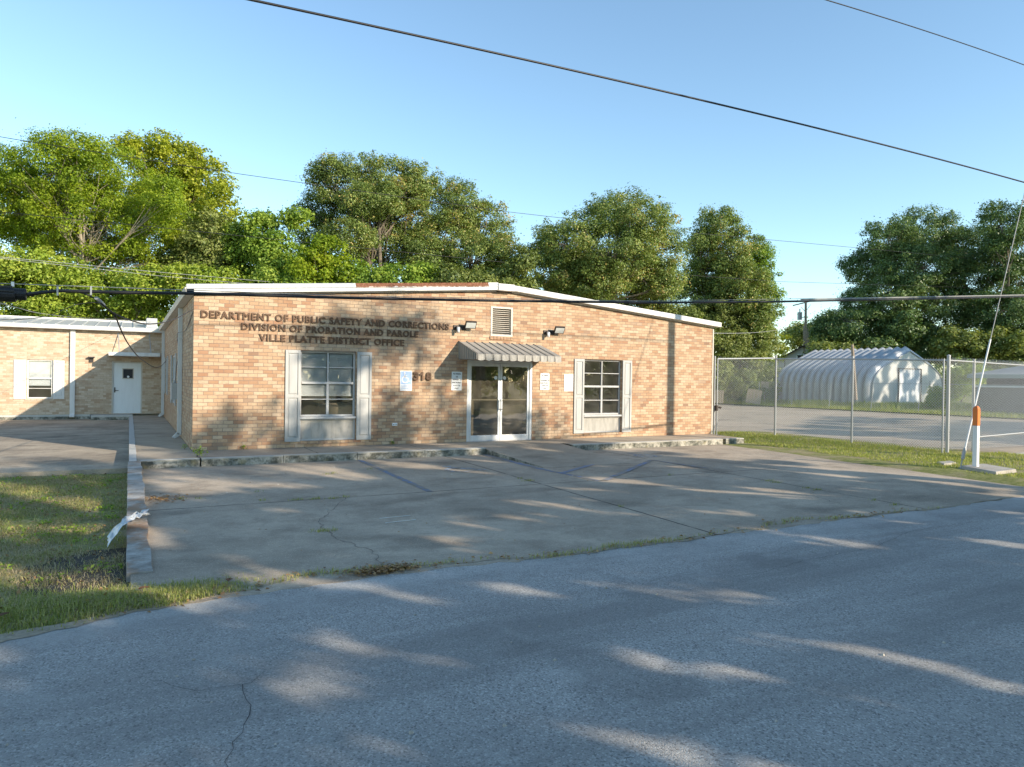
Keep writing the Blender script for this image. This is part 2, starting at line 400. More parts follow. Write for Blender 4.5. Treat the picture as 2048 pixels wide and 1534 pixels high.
LEAF = {
 'bright': mat_leaf('bright_leaf', [(0, (0.129,0.207,0.016)), (.5, (0.269,0.358,0.022)), (1, (0.414,0.448,0.034))], .42),
 'gold':   mat_leaf('golden_leaf', [(0, (0.157,0.202,0.018)), (.5, (0.336,0.381,0.029)), (1, (0.526,0.526,0.067))], .40),
 'mid':    mat_leaf('mid_green_leaf', [(0, (0.113,0.208,0.027)), (.5, (0.246,0.358,0.047)), (1, (0.416,0.492,0.085))], .38),
 'olive':  mat_leaf('olive_leaf', [(0, (0.113,0.151,0.038)), (.5, (0.217,0.264,0.068)), (1, (0.379,0.398,0.133))], .32),
 'oak':    mat_leaf('oak_leaf', [(0, (0.090,0.136,0.034)), (.5, (0.189,0.254,0.062)), (.85, (0.328,0.370,0.101)), (1, (0.549,0.400,0.149))], .30, .42),
 'dark':   mat_leaf('dark_leaf', [(0, (0.056,0.112,0.042)), (.5, (0.118,0.188,0.064)), (1, (0.222,0.288,0.101))], .28, .42),
 'vine':   mat_leaf('vine_leaf', [(0, (0.155,0.232,0.027)), (.5, (0.308,0.401,0.046)), (1, (0.508,0.540,0.093))], .38),
}
# ------------------------------------------------------------------ ground, road, lots
def lot_z(y): return -.15 + .01*(min(y, -1.65)+1.65)
def gz(x, y):
    x = np.asarray(x, float); y = np.asarray(y, float)
    sm = lambda a, b, v: np.clip((v-a)/(b-a), 0, 1)**2*(3-2*np.clip((v-a)/(b-a), 0, 1))
    z = np.full(np.broadcast(x, y).shape, -.30)
    yard = (1-sm(-1.5, -.8, x))*sm(-10.45, -9.9, y)*(1-sm(-1.6, -.6, y))
    ditch = np.exp(-((y+8.7-(x+1.2)*.06)/.95)**2)*(.16+.42*sm(-4.2, -1.5, x))
    lump = .03*np.sin(x*2.3+1)*np.sin(y*1.9)+.015*np.sin(x*7.1)*np.sin(y*6.3+2)
    z = z + yard*(-.08 - .10*sm(-2.3,-1.4,x) + .13*sm(-6, -1, y) - ditch + lump)
    verge = np.exp(-((y+10.2)/.5)**2)*(1-sm(-1.0, .6, x))
    z = np.maximum(z, -.30+.07*verge+.4*lump*verge)
    strip = sm(13.2, 14.2, x)*sm(-10.6, -9.6, y)*(1-sm(2, 6, y))*(1-sm(19.5, 20.5, x))
    z = z + strip*(.15+.25*lump)
    back = sm(41.3, 41.7, x); z = z + back*(.16+lump)
    far = sm(-19.3, -18.2, -y)*0
    side = (1-sm(-19.6, -18.4, y)); z = z + side*(.10+.5*lump)
    rest = sm(16.5, 18.5, y); z = z + rest*.10*(1-back)
    return z
xs = np.unique(np.concatenate([-np.geomspace(8, 900, 40)[::-1], np.linspace(-8, 22, 190), np.linspace(22, 60, 90), np.geomspace(60, 1200, 30)]))
ys = np.unique(np.concatenate([-np.geomspace(22, 900, 30)[::-1], np.linspace(-22, 2, 160), np.linspace(2, 40, 50), np.geomspace(40, 1200, 30)]))
gx, gy = np.meshgrid(xs, ys, indexing='ij'); V = np.stack([gx, gy, gz(gx, gy)], -1).reshape(-1, 3)
ii = np.arange(len(xs)-1)[:, None]*len(ys)+np.arange(len(ys)-1)[None, :]
F = np.stack([ii, ii+len(ys), ii+len(ys)+1, ii+1], -1).reshape(-1, 4)
gnd_ = fast('ground', V, F, M['ground'], smooth=True); gnd_.data.materials.append(M['wet_soil_shade'])
fc = V[F].mean(1); hol = (np.hypot((fc[:, 0]+1.35)/.85, (fc[:, 1]+8.75)/.95) < 1) & (fc[:, 0] > -3)
gnd_.data.polygons.foreach_set('material_index', hol.astype(np.int32))
struct(gnd_, 'grassy ground around the office, patchy green and brown')

# parking lot slab with a slanting right edge and a ragged road edge
def lot_right(y): return 14.95+(y+1.4)*.11
mb = MB(); N = 90
front = []
for i in range(N+1):
    x = -1.2+(lot_right(-10.4)+1.2)*i/N
    front.append((x, -10.40+random.uniform(-.05, .05)+.05*math.sin(x*1.7)))
for i in range(N):
    (xa, ya), (xb, yb) = front[i], front[i+1]
    ta, tb = (xa+1.2)/(lot_right(-10.4)+1.2), (xb+1.2)/(lot_right(-10.4)+1.2)
    prev = [(xa, ya), (xb, yb)]
    for yy in (-8, -5, -3, -.9):
        cur = [(-1.2+(lot_right(yy)+1.2)*ta, yy), (-1.2+(lot_right(yy)+1.2)*tb, yy)]
        mb.poly([(*prev[0], lot_z(prev[0][1])), (*prev[1], lot_z(prev[1][1])), (*cur[1], lot_z(cur[1][1])), (*cur[0], lot_z(cur[0][1]))]); prev = cur
    mb.poly([(xa, ya, -.6), (xb, yb, -.6), (xb, yb, lot_z(yb)), (xa, ya, lot_z(ya))])
mb.poly([(-1.2, -.9, -.7), (-1.2, -10.4, -.7), (-1.2, -10.4, lot_z(-10.4)), (-1.2, -.9, lot_z(-.9))])
lot = struct(mb.build('parking_lot', M['lot']), 'stained grey concrete parking lot in front of the brick office', 'parking lot')

def strip(mb, pts, wds, zf):
    for i in range(len(pts)-1):
        a, b = Vector((*pts[i], 0)), Vector((*pts[i+1], 0)); d = (b-a).normalized(); n = Vector((-d.y, d.x, 0))
        wa, wb = wds[i]/2, wds[i+1]/2
        q = [a-n*wa, b-n*wb, b+n*wb, a+n*wa]
        mb.poly([(p.x, p.y, zf(p.y)) for p in q])
def crackline(P, seg=.08, amp=.035):
    out = [P[0]]
    for a, b in zip(P[:-1], P[1:]):
        n = max(1, int(math.dist(a, b)/seg))
        for k in range(1, n+1):
            out.append((a[0]+(b[0]-a[0])*k/n+random.uniform(-amp, amp)*(k < n), a[1]+(b[1]-a[1])*k/n+random.uniform(-amp, amp)*(k < n)))
    return out
mb = MB()
for P in ([(1.72,-6.12),(1.35,-6.9),(.98,-7.6),(.88,-8.2)], [(.88,-8.2),(.95,-8.9),(1.12,-9.45),(1.05,-9.9),(.95,-10.3)], [(8.9,-8.9),(8.6,-9.7),(8.9,-10.2)]):
    L = crackline(P); strip(mb, L, [random.uniform(.003, .009) for _ in L], lambda y: lot_z(y)+.004)
mb.build('crack', M['black'], lot)

# road
mb = MB(); xr = np.concatenate([np.linspace(-200, -9, 20), np.linspace(-8.6, 18, 240), np.linspace(19, 200, 20)])
def road_edge(x):
    b = -10.40+.22*min(1, max(0, (2.5-x)/2.0)) if x > .1 else -10.18-.26*min(2.2, .1-x)
    return b+.05*math.sin(x*1.1+.4)+.035*math.sin(x*3.7)+.02*math.sin(x*9.1)+(.10 if 6.2 < x < 7.2 else 0)
for a, b in zip(xr[:-1], xr[1:]):
    ea, eb = road_edge(a), road_edge(b)
    mb.poly([(a, -18.0, -.27), (b, -18.0, -.27), (b, -14, -.235), (a, -14, -.235)])
    mb.poly([(a, -14, -.235), (b, -14, -.235), (b, eb, -.2345-.006), (a, ea, -.2345-.006)])
road = struct(mb.build('road', M['asphalt']), 'grey asphalt road crossing the foreground', 'road')
mb = MB()
for P in ([(-1.1,-12.0),(-.85,-12.3),(-.55,-12.32),(-.45,-12.18)], [(-.6,-12.32),(-.62,-12.75),(-.8,-13.2),(-.82,-13.9)], [(4.2,-11.9),(5.3,-11.75),(6.4,-11.7),(7.6,-11.35),(9.2,-11.3)]):
    L = crackline(P, .09, .02); strip(mb, L, [random.uniform(.002, .006) for _ in L], lambda y: -.2335+.003 if y > -14 else -.231)
mb.build('crack', M['black'], road)
# thin dirt seam along the road edge
mb = MB()
xx = np.linspace(-9, 12.5, 160)
for a, b in zip(xx[:-1], xx[1:]):
    wa = .10+.07*math.sin(a*2.1)+.05*math.sin(a*5.3+1); wb = .10+.07*math.sin(b*2.1)+.05*math.sin(b*5.3+1)
    wa += .12*min(1, max(0, (-.2-a)/1.5)); wb += .12*min(1, max(0, (-.2-b)/1.5))
    if a > 6: wa *= .45; wb *= .45
    za = -.2375+.006
    mb.poly([(a, road_edge(a)-wa*.18-.02*math.sin(a*23), -.2365), (b, road_edge(b)-wb*.18-.02*math.sin(b*23), -.2365), (b, road_edge(b)+wb*.5, za), (a, road_edge(a)+wa*.5, za)])
struct(mb.build('dirt_seam', M['dirt']), 'brown dirt and debris seam between the road and the concrete lot', 'dirt')

# sidewalk with ramp notch, kerb face
mb = MB()
KX = [-1.08, 6.35, 8.82, 14.55]
mb.mi = 0
mb.poly([(-1.08, 0, 0), (-1.08, -1.65, 0), (6.35, -1.65, 0), (6.35, -.01, 0)])
mb.poly([(6.35, -.01, 0), (6.35, -1.05, 0), (8.82, -1.05, 0), (8.82, -.01, 0)])
mb.poly([(8.82, -.01, 0), (8.82, -1.65, 0), (14.95, -1.65, 0), (15.25, -.01, 0)])
mb.poly([(-1.08, 15.3, 0), (-1.08, 0, 0), (-.01, 0, 0), (-.01, 15.3, 0)])
# ramp
zr = lot_z(-4.3)+.004
mb.poly([(6.35, -1.05, 0), (6.40, -4.3, zr), (8.62, -4.3, zr), (8.82, -1.05, 0)])
mb.mi = 1
def kerb(x0, x1):
    n = max(1, int((x1-x0)/1.55))
    for i in range(n):
        a = x0+(x1-x0)*i/n+(.012 if i else 0); b = x0+(x1-x0)*(i+1)/n
        y = -1.65+random.uniform(-.008, .008)
        mb.hexa([(a, y, -.3), (b, y, -.3), (b, -1.50, -.3), (a, -1.50, -.3), (a, y+.012, .006), (b, y+.012, .006), (b, -1.50, .006), (a, -1.50, .006)])
kerb(-1.02, 0.02); kerb(.05, 6.35); kerb(8.86, 14.1); kerb(14.22, 14.95)
# ramp flanks
for x, s in ((6.35, -1), (8.82, 1)):
    e = 6.40 if s < 0 else 8.62
    mb.poly([(x, -1.05, -.3), (x, -1.05, .002), (e, -4.3, zr), (e, -4.3, -.3)])
walk = struct(mb.build('sidewalk', [M['walk'], M['kerb']]), 'raised concrete sidewalk with a lichen stained kerb along the brick office', 'sidewalk')

# low rust-stained kerb wall at the left edge of the lot, narrow kerb behind it
mb = MB(); n = 60
def lw(i):
    y = -9.35+(7.65)*i/n; t = i/n
    top = lot_z(y)+.015+.145*min(1, t*2.2)
    return y, top, -1.235+.004*math.sin(i*.9), -1.02+.010*math.sin(i*.37+1)-.008*math.sin(i*.83)
for i in range(n):
    ya, ta, la, ra = lw(i); yb, tb, lb, rb = lw(i+1)
    mb.poly([(la, ya, ta), (ra, ya, ta), (rb, yb, tb), (lb, yb, tb)])
    mb.poly([(ra, ya, ta), (ra, ya, -.4), (rb, yb, -.4), (rb, yb, tb)])
    mb.poly([(la, ya, -.8), (la, ya, ta), (lb, yb, tb), (lb, yb, -.8)])
y, tt, l, r_ = lw(0); mb.poly([(l, y, -.8), (r_, y, -.8), (r_, y, tt), (l, y, tt)])
y, tt, l, r_ = lw(n); mb.poly([(r_, y, -.8), (l, y, -.8), (l, y, tt), (r_, y, tt)])
tag(mb.build('kerb_wall', M['lowwall']), 'low rust stained concrete kerb wall at the left edge of the lot', 'kerb wall')
mb = MB()
for i in range(12):
    a = -1.68+i*1.41; mb.box((-1.215, a+.008, -.3), (-1.085+.004*(i % 2), a+1.41, .012))
tag(mb.build('white_kerb', M['kerb']), 'narrow whitish kerb beside the walkway along the side wall', 'kerb')

# driveway in front of the wing
mb = MB()
for i in range(30):
    a, b = -60+i*1.96, -60+(i+1)*1.96
    ya, yb = -.95+.05*math.sin(a*2), -.95+.05*math.sin(b*2)
    mb.poly([(a, ya, -.20), (b, yb, -.20), (b, 7, -.15), (a, 7, -.15)]); mb.poly([(a, 7, -.15), (b, 7, -.15), (b, 15.3, -.12), (a, 15.3, -.12)])
    mb.poly([(a, ya, -.5), (b, yb, -.5), (b, yb, -.20), (a, ya, -.20)])
struct(mb.build('driveway', M['drive']), 'stained concrete driveway in front of the low brick wing', 'driveway')
# old asphalt lot behind the chain link fence
mb = MB(); rows = np.linspace(-9.0, 28, 40)
for a, b in zip(rows[:-1], rows[1:]):
    ea, eb = 41.5+.12*math.sin(a*1.3), 41.5+.12*math.sin(b*1.3)
    la, lb = [18.75 if q < 1.4 else max(16.2, -3.2+.975*(q+16.9)) for q in (a, b)]
    mb.poly([(la, a, -.165), (ea, a, -.15), (eb, b, -.15), (lb, b, -.165)])
struct(mb.build('back_lot', M['asphalt_old']), 'old brownish asphalt lot behind the chain link fence', 'parking lot')
mb = MB(); mb.poly([(19.4, -9.9, -.19), (40, -9.9, -.19), (40, -6.5, -.155), (19.0, -6.5, -.155)])
struct(mb.build('apron', M['pad']), 'pale concrete apron outside the gate', 'apron')

# painted markings
def mark(name, label, polys, mat, dz=.004):
    mb = MB()
    for P in polys: mb.poly([(x, y, lot_z(y)+dz) for x, y in P])
    return struct(mb.build(name, mat), label, 'marking')
def seg(a, b, w):
    d = Vector((b[0]-a[0], b[1]-a[1])).normalized(); n = Vector((-d.y, d.x))*w/2
    k = 14; out = []
    for i in range(k):
        p = [Vector(a).lerp(Vector(b), (i+q)/k) for q in (0, 1)]
        out.append([tuple(p[0]-n), tuple(p[1]-n), tuple(p[1]+n), tuple(p[0]+n)])
    return out
mark('parking_line', 'worn blue parking line left of the wheelchair marking', seg((3.22, -1.75), (3.12, -6.1), .11), M['blue_paint'])
mark('parking_line', 'worn blue line running along the left side of the ramp', seg((6.28, -1.75), (6.25, -4.4), .16)+seg((6.25, -4.4), (6.45, -6.2), .12), M['blue_paint'])
mark('parking_line', 'worn blue diagonal stripe near the foot of the ramp', seg((6.3, -5.1), (8.1, -3.9), .12), M['blue_paint'], .008)
mark('parking_line', 'worn blue diagonal stripe right of the ramp foot', seg((6.55, -6.2), (9.5, -4.0), .12), M['blue_paint'], .008)
mark('parking_line', 'thin dark blue line crossing back to the long joint', seg((9.5, -4.0), (9.72, -5.6), .08), M['blue_paint'], .006)
def ring(c, r0, r1, a0, a1, n=20, sx=1.0):
    out = []
    for i in range(n):
        t0, t1 = RAD(a0+(a1-a0)*i/n), RAD(a0+(a1-a0)*(i+1)/n)
        out.append([(c[0]+sx*r*math.cos(t), c[1]+r*math.sin(t)) for r, t in ((r0, t0), (r1, t0), (r1, t1), (r0, t1))])
    return out
def chair_symbol(c, s):
    P = ring((c[0]-.05*s, c[1]-.18*s), .26*s, .36*s, 100, 350)
    P += ring((c[0]-.12*s, c[1]+.45*s), 0.001, .10*s, 0, 360, 12)
    def q(a, b, w):
        d = Vector((b[0]-a[0], b[1]-a[1])).normalized(); n = Vector((-d.y, d.x))*w*s/2
        A = Vector((c[0]+a[0]*s, c[1]+a[1]*s)); B = Vector((c[0]+b[0]*s, c[1]+b[1]*s)); return [tuple(A-n), tuple(B-n), tuple(B+n), tuple(A+n)]
    P += [q((-.12, .32), (-.09, -.02), .11), q((-.10, .0), (.22, -.02), .09), q((.20, .0), (.34, -.38), .09), q((.32, -.36), (.46, -.33), .08), q((-.10, .17), (.14, .17), .07)]
    return P
mark('wheelchair_marking', 'faded light blue wheelchair symbol painted on the concrete left of the ramp', chair_symbol((4.72, -3.75), .95), M['lightblue_paint'])
mark('wheelchair_marking', 'faded light blue wheelchair symbol painted right of the ramp', chair_symbol((9.95, -3.1), .8), M['lightblue_paint'])

# ------------------------------------------------------------------ text
def text_mesh(body, width, height, depth=.015, bold=.010, align='CENTER', spacing=1.05):
    cu = bpy.data.curves.new('lettering', 'FONT'); cu.body = body; cu.size = 1; cu.align_x = align; cu.bevel_depth = bold; cu.bevel_resolution = 1; cu.space_character = spacing
    cu.extrude = 0.5; cu.resolution_u = 3
    o = bpy.data.objects.new('lettering', cu); COL.objects.link(o)
    bpy.context.view_layer.update(); dg = bpy.context.evaluated_depsgraph_get()
    me = bpy.data.meshes.new_from_object(o.evaluated_get(dg)); bpy.data.objects.remove(o); bpy.data.curves.remove(cu)
    n = len(me.vertices); a = np.empty(n*3, np.float32); me.vertices.foreach_get('co', a); a = a.reshape(-1, 3)
    lo, hi = a.min(0), a.max(0)
    a = (a-(lo+hi)/2)/(hi-lo)*np.array([width, height, depth])
    b = np.stack([a[:, 0], -a[:, 2], a[:, 1]], -1)         # stand up facing -Y
    me.vertices.foreach_set('co', np.ascontiguousarray(b, np.float32).ravel()); me.update()
    return me
def text_obj(name, body, x0, x1, z0, z1, y, depth, mat, parent, bold=.010, spacing=1.05):
    me = text_mesh(body, x1-x0, z1-z0, depth, bold, spacing=spacing); me.transform(Matrix.Translation(((x0+x1)/2, y, (z0+z1)/2)))
    me.materials.clear(); me.materials.append(mat)
    return link(name, me, parent)

# ------------------------------------------------------------------ main building
W, HE, HR, SL, BD = 15.24, 3.395, 4.014, .0813, 18.0
off = thing('office_building', 'single storey tan brick office with a low gable roof, grey shutters and glass entrance doors', 'building')
def holed_wall(mb, u0, u1, z0, z1, holes, place, depth):
    """flat wall with rectangular openings; place(u, d, z) -> xyz; reveals run d = 0..depth"""
    us = sorted({u0, u1, *[h[0] for h in holes], *[h[1] for h in holes]}); zs = sorted({z0, z1, *[h[2] for h in holes], *[h[3] for h in holes]})
    for a, b in zip(us[:-1], us[1:]):
        for c, d in zip(zs[:-1], zs[1:]):
            um, zm = (a+b)/2, (c+d)/2
            if any(h[0] < um < h[1] and h[2] < zm < h[3] for h in holes): continue
            mb.poly([place(a, 0, c), place(b, 0, c), place(b, 0, d), place(a, 0, d)])
    for a, b, c, d in holes:
        for p, q in (((a, c), (b, c)), ((b, c), (b, d)), ((b, d), (a, d)), ((a, d), (a, c))):
            mb.poly([place(p[0], 0, p[1]), place(q[0], 0, q[1]), place(q[0], depth, q[1]), place(p[0], depth, p[1])])
LW = (2.29, 3.62, .145, 2.275); RW = (10.29, 11.64, .145, 2.275); DR = (6.585, 8.565, -.02, 2.16); VT = (7.25, 7.92, 2.81, 3.615)
mb = MB(); holed_wall(mb, 0, W, -.4, HE, [LW, RW, DR, (VT[0], VT[1], VT[2], HE)], lambda u, d, z: (u, d, z), .16)
# gable above the eave line, cut round the vent
zt = lambda x: HE+SL*min(x, W-x)
for a, b in ((0, VT[0]), (VT[1], W)):
    xs_ = [a, W/2, b] if a < W/2 < b else [a, b]
    for p, q in zip(xs_[:-1], xs_[1:]): mb.poly([(p, 0, HE), (q, 0, HE), (q, 0, zt(q)), (p, 0, zt(p))])
for p, q in ((VT[0], W/2), (W/2, VT[1])): mb.poly([(p, 0, VT[3]), (q, 0, VT[3]), (q, 0, zt(q)), (p, 0, zt(p))])
for x in (VT[0], VT[1]): mb.poly([(x, 0, HE), (x, 0, VT[3]), (x, .16, VT[3]), (x, .16, HE)])
mb.poly([(VT[0], 0, VT[3]), (VT[1], 0, VT[3]), (VT[1], .16, VT[3]), (VT[0], .16, VT[3])])
mb.build('front_wall', M['brick'], off)
SW1, SW2 = (6.6, 8.6, .76, 2.27), (11.6, 13.3, .95, 2.30)
mb = MB(); holed_wall(mb, 0, BD, -.4, HE, [SW1, SW2], lambda u, d, z: (0-0+d, u, z), .14)
mb.build('side_wall', M['brick'], off)
mb = MB(); mb.poly([(W, 0, -.4), (W, BD, -.4), (W, BD, HE), (W, 0, HE)]); mb.poly([(W, BD, -.4), (0, BD, -.4), (0, BD, HE), (W/2, BD, HR), (W, BD, HE)])
mb.build('rear_wall', M['brick'], off)
# pale strip at the right corner
MB().box((W-.015, -.012, 0), (W+.03, .05, HE-.03)).build('corner_trim', M['beige'], off)
# interior shell so that the windows look into rooms
mb = MB()
mb.poly([(.17, 5.0, 0), (15, 5.0, 0), (15, 5.0, 2.7), (.17, 5.0, 2.7)]); mb.poly([(.17, .18, 2.7), (15, .18, 2.7), (15, 5, 2.7), (.17, 5, 2.7)])
for x in (.17, 5.6, 9.4, 15.0): mb.poly([(x, .18, 0), (x, 5, 0), (x, 5, 2.7), (x, .18, 2.7)])
for a, b in ((.17, LW[0]), (LW[1], DR[0]), (DR[1], RW[0]), (RW[1], 15)): mb.poly([(a, .18, 0), (b, .18, 0), (b, .18, 2.7), (a, .18, 2.7)])
mb.build('room_wall', M['inside'], off)
MB().poly([(.17, .05, .015), (15, .05, .015), (15, 5, .015), (.17, 5, .015)]).build('room_floor', M['inside_floor'], off)
# roof slabs
def roofz(x, o=0): return 3.545+SL*(min(x, W-x)+.16)+o
mb = MB()
for xa, xb in ((-.16, W/2), (W/2, W+.16)):
    mb.hexa([(xa, -.13, roofz(xa)-.03), (xb, -.13, roofz(xb)-.03), (xb, BD+.1, roofz(xb)-.03), (xa, BD+.1, roofz(xa)-.03),
             (xa, -.13, roofz(xa)+.02), (xb, -.13, roofz(xb)+.02), (xb, BD+.1, roofz(xb)+.02), (xa, BD+.1, roofz(xa)+.02)])
roof = mb.build('roof', M['roof_metal'], off)
def rake(xa, xb, zlo, zhi, y0, y1, ytop=None):
    """sloping trim piece between xa and xb; zlo/zhi offsets from the roof line"""
    ytop = y0 if ytop is None else ytop
    b = MB(); a0, a1, b0, b1 = roofz(xa, zlo), roofz(xa, zhi), roofz(xb, zlo), roofz(xb, zhi)
    b.hexa([(xa, y0, a0), (xb, y0, b0), (xb, y1, b0), (xa, y1, a0), (xa, ytop, a1), (xb, ytop, b1), (xb, y1, b1), (xa, y1, a1)])
    return b
rake(-.16, W/2-.22, -.118, -.035, -.165, -.003).build('rake_board', M['white'], roof)
rake(-.16, 3.54, -.032, .080, -.185, -.003, -.12).build('rake_cap', M['roof_metal'], roof)
rake(3.545, 7.1, -.032, .080, -.185, -.003, -.12).build('rake_cap', M['rust'], roof)['label'] = 'rusted brown metal rake cap'
rake(7.105, W/2-.22, -.032, .080, -.185, -.003, -.12).build('rake_cap', M['white'], roof)
rake(-.02, W/2-.22, -.150, -.122, -.075, -.003).build('frieze_trim', M['beige'], roof)
MB().box((W/2-.24, -.20, roofz(W/2)-.15), (W/2+.24, -.003, roofz(W/2)+.03)).build('ridge_cap', M['white'], roof, bevel=.01)
rake(W/2+.245, W+.20, -.118, .035, -.175, -.003).build('rake_board', M['white'], roof, bevel=.015)
rake(W/2+.245, W+.02, -.152, -.124, -.05, -.003).build('frieze_trim', M['beige'], roof)
# side gutter + soffit on the left eave
mb = MB(); mb.hexa([(-.17, -.165, 3.43), (-.003, -.165, 3.40), (-.003, BD, 3.40), (-.17, BD, 3.43), (-.20, -.165, 3.555), (-.003, -.165, 3.535), (-.003, BD, 3.535), (-.20, BD, 3.555)])
mb.build('gutter', M['beige'], off, bevel=.008)
for y in (3.45, 13.9):
    mb = MB(); mb.box((-.115, y, .10), (-.012, y+.085, 3.40))
    mb.hexa([(-.235, y, .035), (-.165, y, .0), (-.165, y+.085, .0), (-.235, y+.085, .035), (-.115, y, .16), (-.012, y, .10), (-.012, y+.085, .10), (-.115, y+.085, .16)])
    mb.box((-.122, y-.012, 1.0), (-.003, y+.097, 1.03)); mb.box((-.122, y-.012, 2.6), (-.003, y+.097, 2.63))
    mb.build('downspout', M['gutter'], off, bevel=.006)
# electrical box on the side wall
mb = MB(); mb.box((-.16, 5.55, .95), (-.003, 5.95, 1.42)); mb.tube([(-.07, 5.75, 1.42), (-.07, 5.75, 1.5)], .03)
mb.build('meter_box', M['galv'], off, bevel=.01)

# windows -------------------------------------------------------------
def bars(mb, x0, x1, z0, z1, t, y0, y1):
    mb.box((x0, y0, z0), (x0+t, y1, z1)); mb.box((x1-t, y0, z0), (x1, y1, z1)); mb.box((x0+t, y0, z0), (x1-t, y1, z0+t)); mb.box((x0+t, y0, z1-t), (x1-t, y1, z1))
def front_window(H, sill, blinds):
    x0, x1, z0, z1 = H; xm = (x0+x1)/2
    mb = MB(); fy = .085
    bars(mb, x0+.002, x1-.002, sill, z1-.002, .045, fy, fy+.07)
    zm = sill+.82*(z1-sill)/1.6+.0
    zm = (sill+z1)/2+.02
    mb.box((x0+.047, fy-.012, zm-.028), (x1-.047, fy+.05, zm+.028))          # meeting rail
    mb.box((xm-.016, fy-.008, zm+.028), (xm+.016, fy+.05, z1-.047)); mb.box((xm-.030, fy-.010, sill+.047), (xm+.030, fy+.05, zm-.028))
    for za, zb in ((zm+.028, z1-.047), (sill+.047, zm-.028)):
        zz = (za+zb)/2
        mb.box((x0+.047, fy-.003, zz-.011), (xm-.031, fy+.03, zz+.011)); mb.box((xm+.031, fy-.003, zz-.011), (x1-.047, fy+.03, zz+.011))
    win = mb.build('window', M['frame'], off, bevel=.004)
    MB().box((x0+.004, -.02, sill-.055), (x1-.004, fy+.06, sill-.003)).build('sill', M['frame'], win, bevel=.006)
    mb = MB(); mb.poly([(x0+.047, fy+.036, sill+.047), (x1-.047, fy+.036, sill+.047), (x1-.047, fy+.036, z1-.047), (x0+.047, fy+.036, z1-.047)])
    mb.build('pane', M['glass'], win)
    # panel below
    mb = MB(); bars(mb, x0+.003, x1-.003, z0+.002, sill-.057, .035, .05, .11)
    mb.build('panel_trim', M['frame'], win, bevel=.004)
    MB().box((x0+.038, .075, z0+.037), (x1-.038, .13, sill-.092)).build('infill_panel', M['panel'], win)
    if blinds:
        mb = MB()
        for a, b in ((x0+.06, xm-.02), (xm+.02, x1-.06)):
            z = z1-.06
            while z > 1.245:
                mb.hexa([(a, .148, z-.022), (b, .148, z-.022), (b, .150, z-.022), (a, .150, z-.022), (a, .162, z), (b, .162, z), (b, .164, z), (a, .164, z)]); z -= .0245
            mb.box((a, .146, 1.20), (b, .170, 1.235))
        mb.build('blind', M['blind'], win)
        MB().box((3.0, .5, .55), (4.4, 1.3, .98)).box((2.95, .55, .98), (3.55, 1.0, 1.02)).build('cardboard_box', M['wood_grey'], win, bevel=.01)
    # brick sill course below
    mb = MB()
    for i in range(7):
        a = x0-.01+(x1-x0+.02)*i/7; mb.box((a+.004, -.022, z0-.078), (a+(x1-x0+.02)/7-.004, .05, z0-.003))
    mb.build('brick_sill', M['brick'], win, bevel=.004)
front_window(LW, .715, True); front_window(RW, .665, False)
def shutter(x0, x1, z0, z1, y=0, place=None, mat=None):
    P = (lambda a: a)
    mb = MB(); t = .034; yf = y-t
    st, rl = .058, .075; zm = z0+(z1-z0)*.495
    mb.box((x0, yf, z0), (x0+st, y-.003, z1)); mb.box((x1-st, yf, z0), (x1, y-.003, z1))
    for a, b in ((z0, z0+rl+.02), (zm-rl/2, zm+rl/2), (z1-rl, z1)): mb.box((x0+st, yf, a), (x1-st, y-.003, b))
    for a, b in ((z0+rl+.02, zm-rl/2), (zm+rl/2, z1-rl)):
        A, B, e = x0+st, x1-st, .028
        mb.box((A, yf+.022, a), (B, y-.003, b))
        mb.hexa([(A+.012, yf+.0215, a+.012), (B-.012, yf+.0215, a+.012), (B-.012, yf+.0215, b-.012), (A+.012, yf+.0215, b-.012),
                 (A+.012+e, yf+.006, a+.012+e), (B-.012-e, yf+.006, a+.012+e), (B-.012-e, yf+.006, b-.012-e), (A+.012+e, yf+.006, b-.012-e)])
    return mb
for x0, x1 in ((1.95, 2.295), (3.635, 4.0), (9.935, 10.275), (11.65, 11.985)):
    shutter(x0, x1, .14, 2.275).build('shutter', M['gray_shutter'], off, bevel=.003)
# side windows
for (a, b, z0, z1) in (SW1, SW2):
    mb = MB(); t = .05
    for p, q in (((-.0, a, z0), (.09, a+t, z1)), ((0, b-t, z0), (.09, b, z1)), ((0, a, z0), (.09, b, z0+t)), ((0, a, z1-t), (.09, b, z1)), ((.02, a, (z0+z1)/2-.025), (.09, b, (z0+z1)/2+.025))):
        mb.box((p[0]+.02, p[1], p[2]), q)
    win = mb.build('window', M['frame'], off)
    MB().poly([(.075, a, z0), (.075, b, z0), (.075, b, z1), (.075, a, z1)]).build('pane', M['glass'], win)
    for c, d in ((a-.36, a-.01), (b+.01, b+.36)): MB().box((-.03, c, z0-.02), (-.003, d, z1+.02)).build('side_shutter', M['gray_shutter'], win)
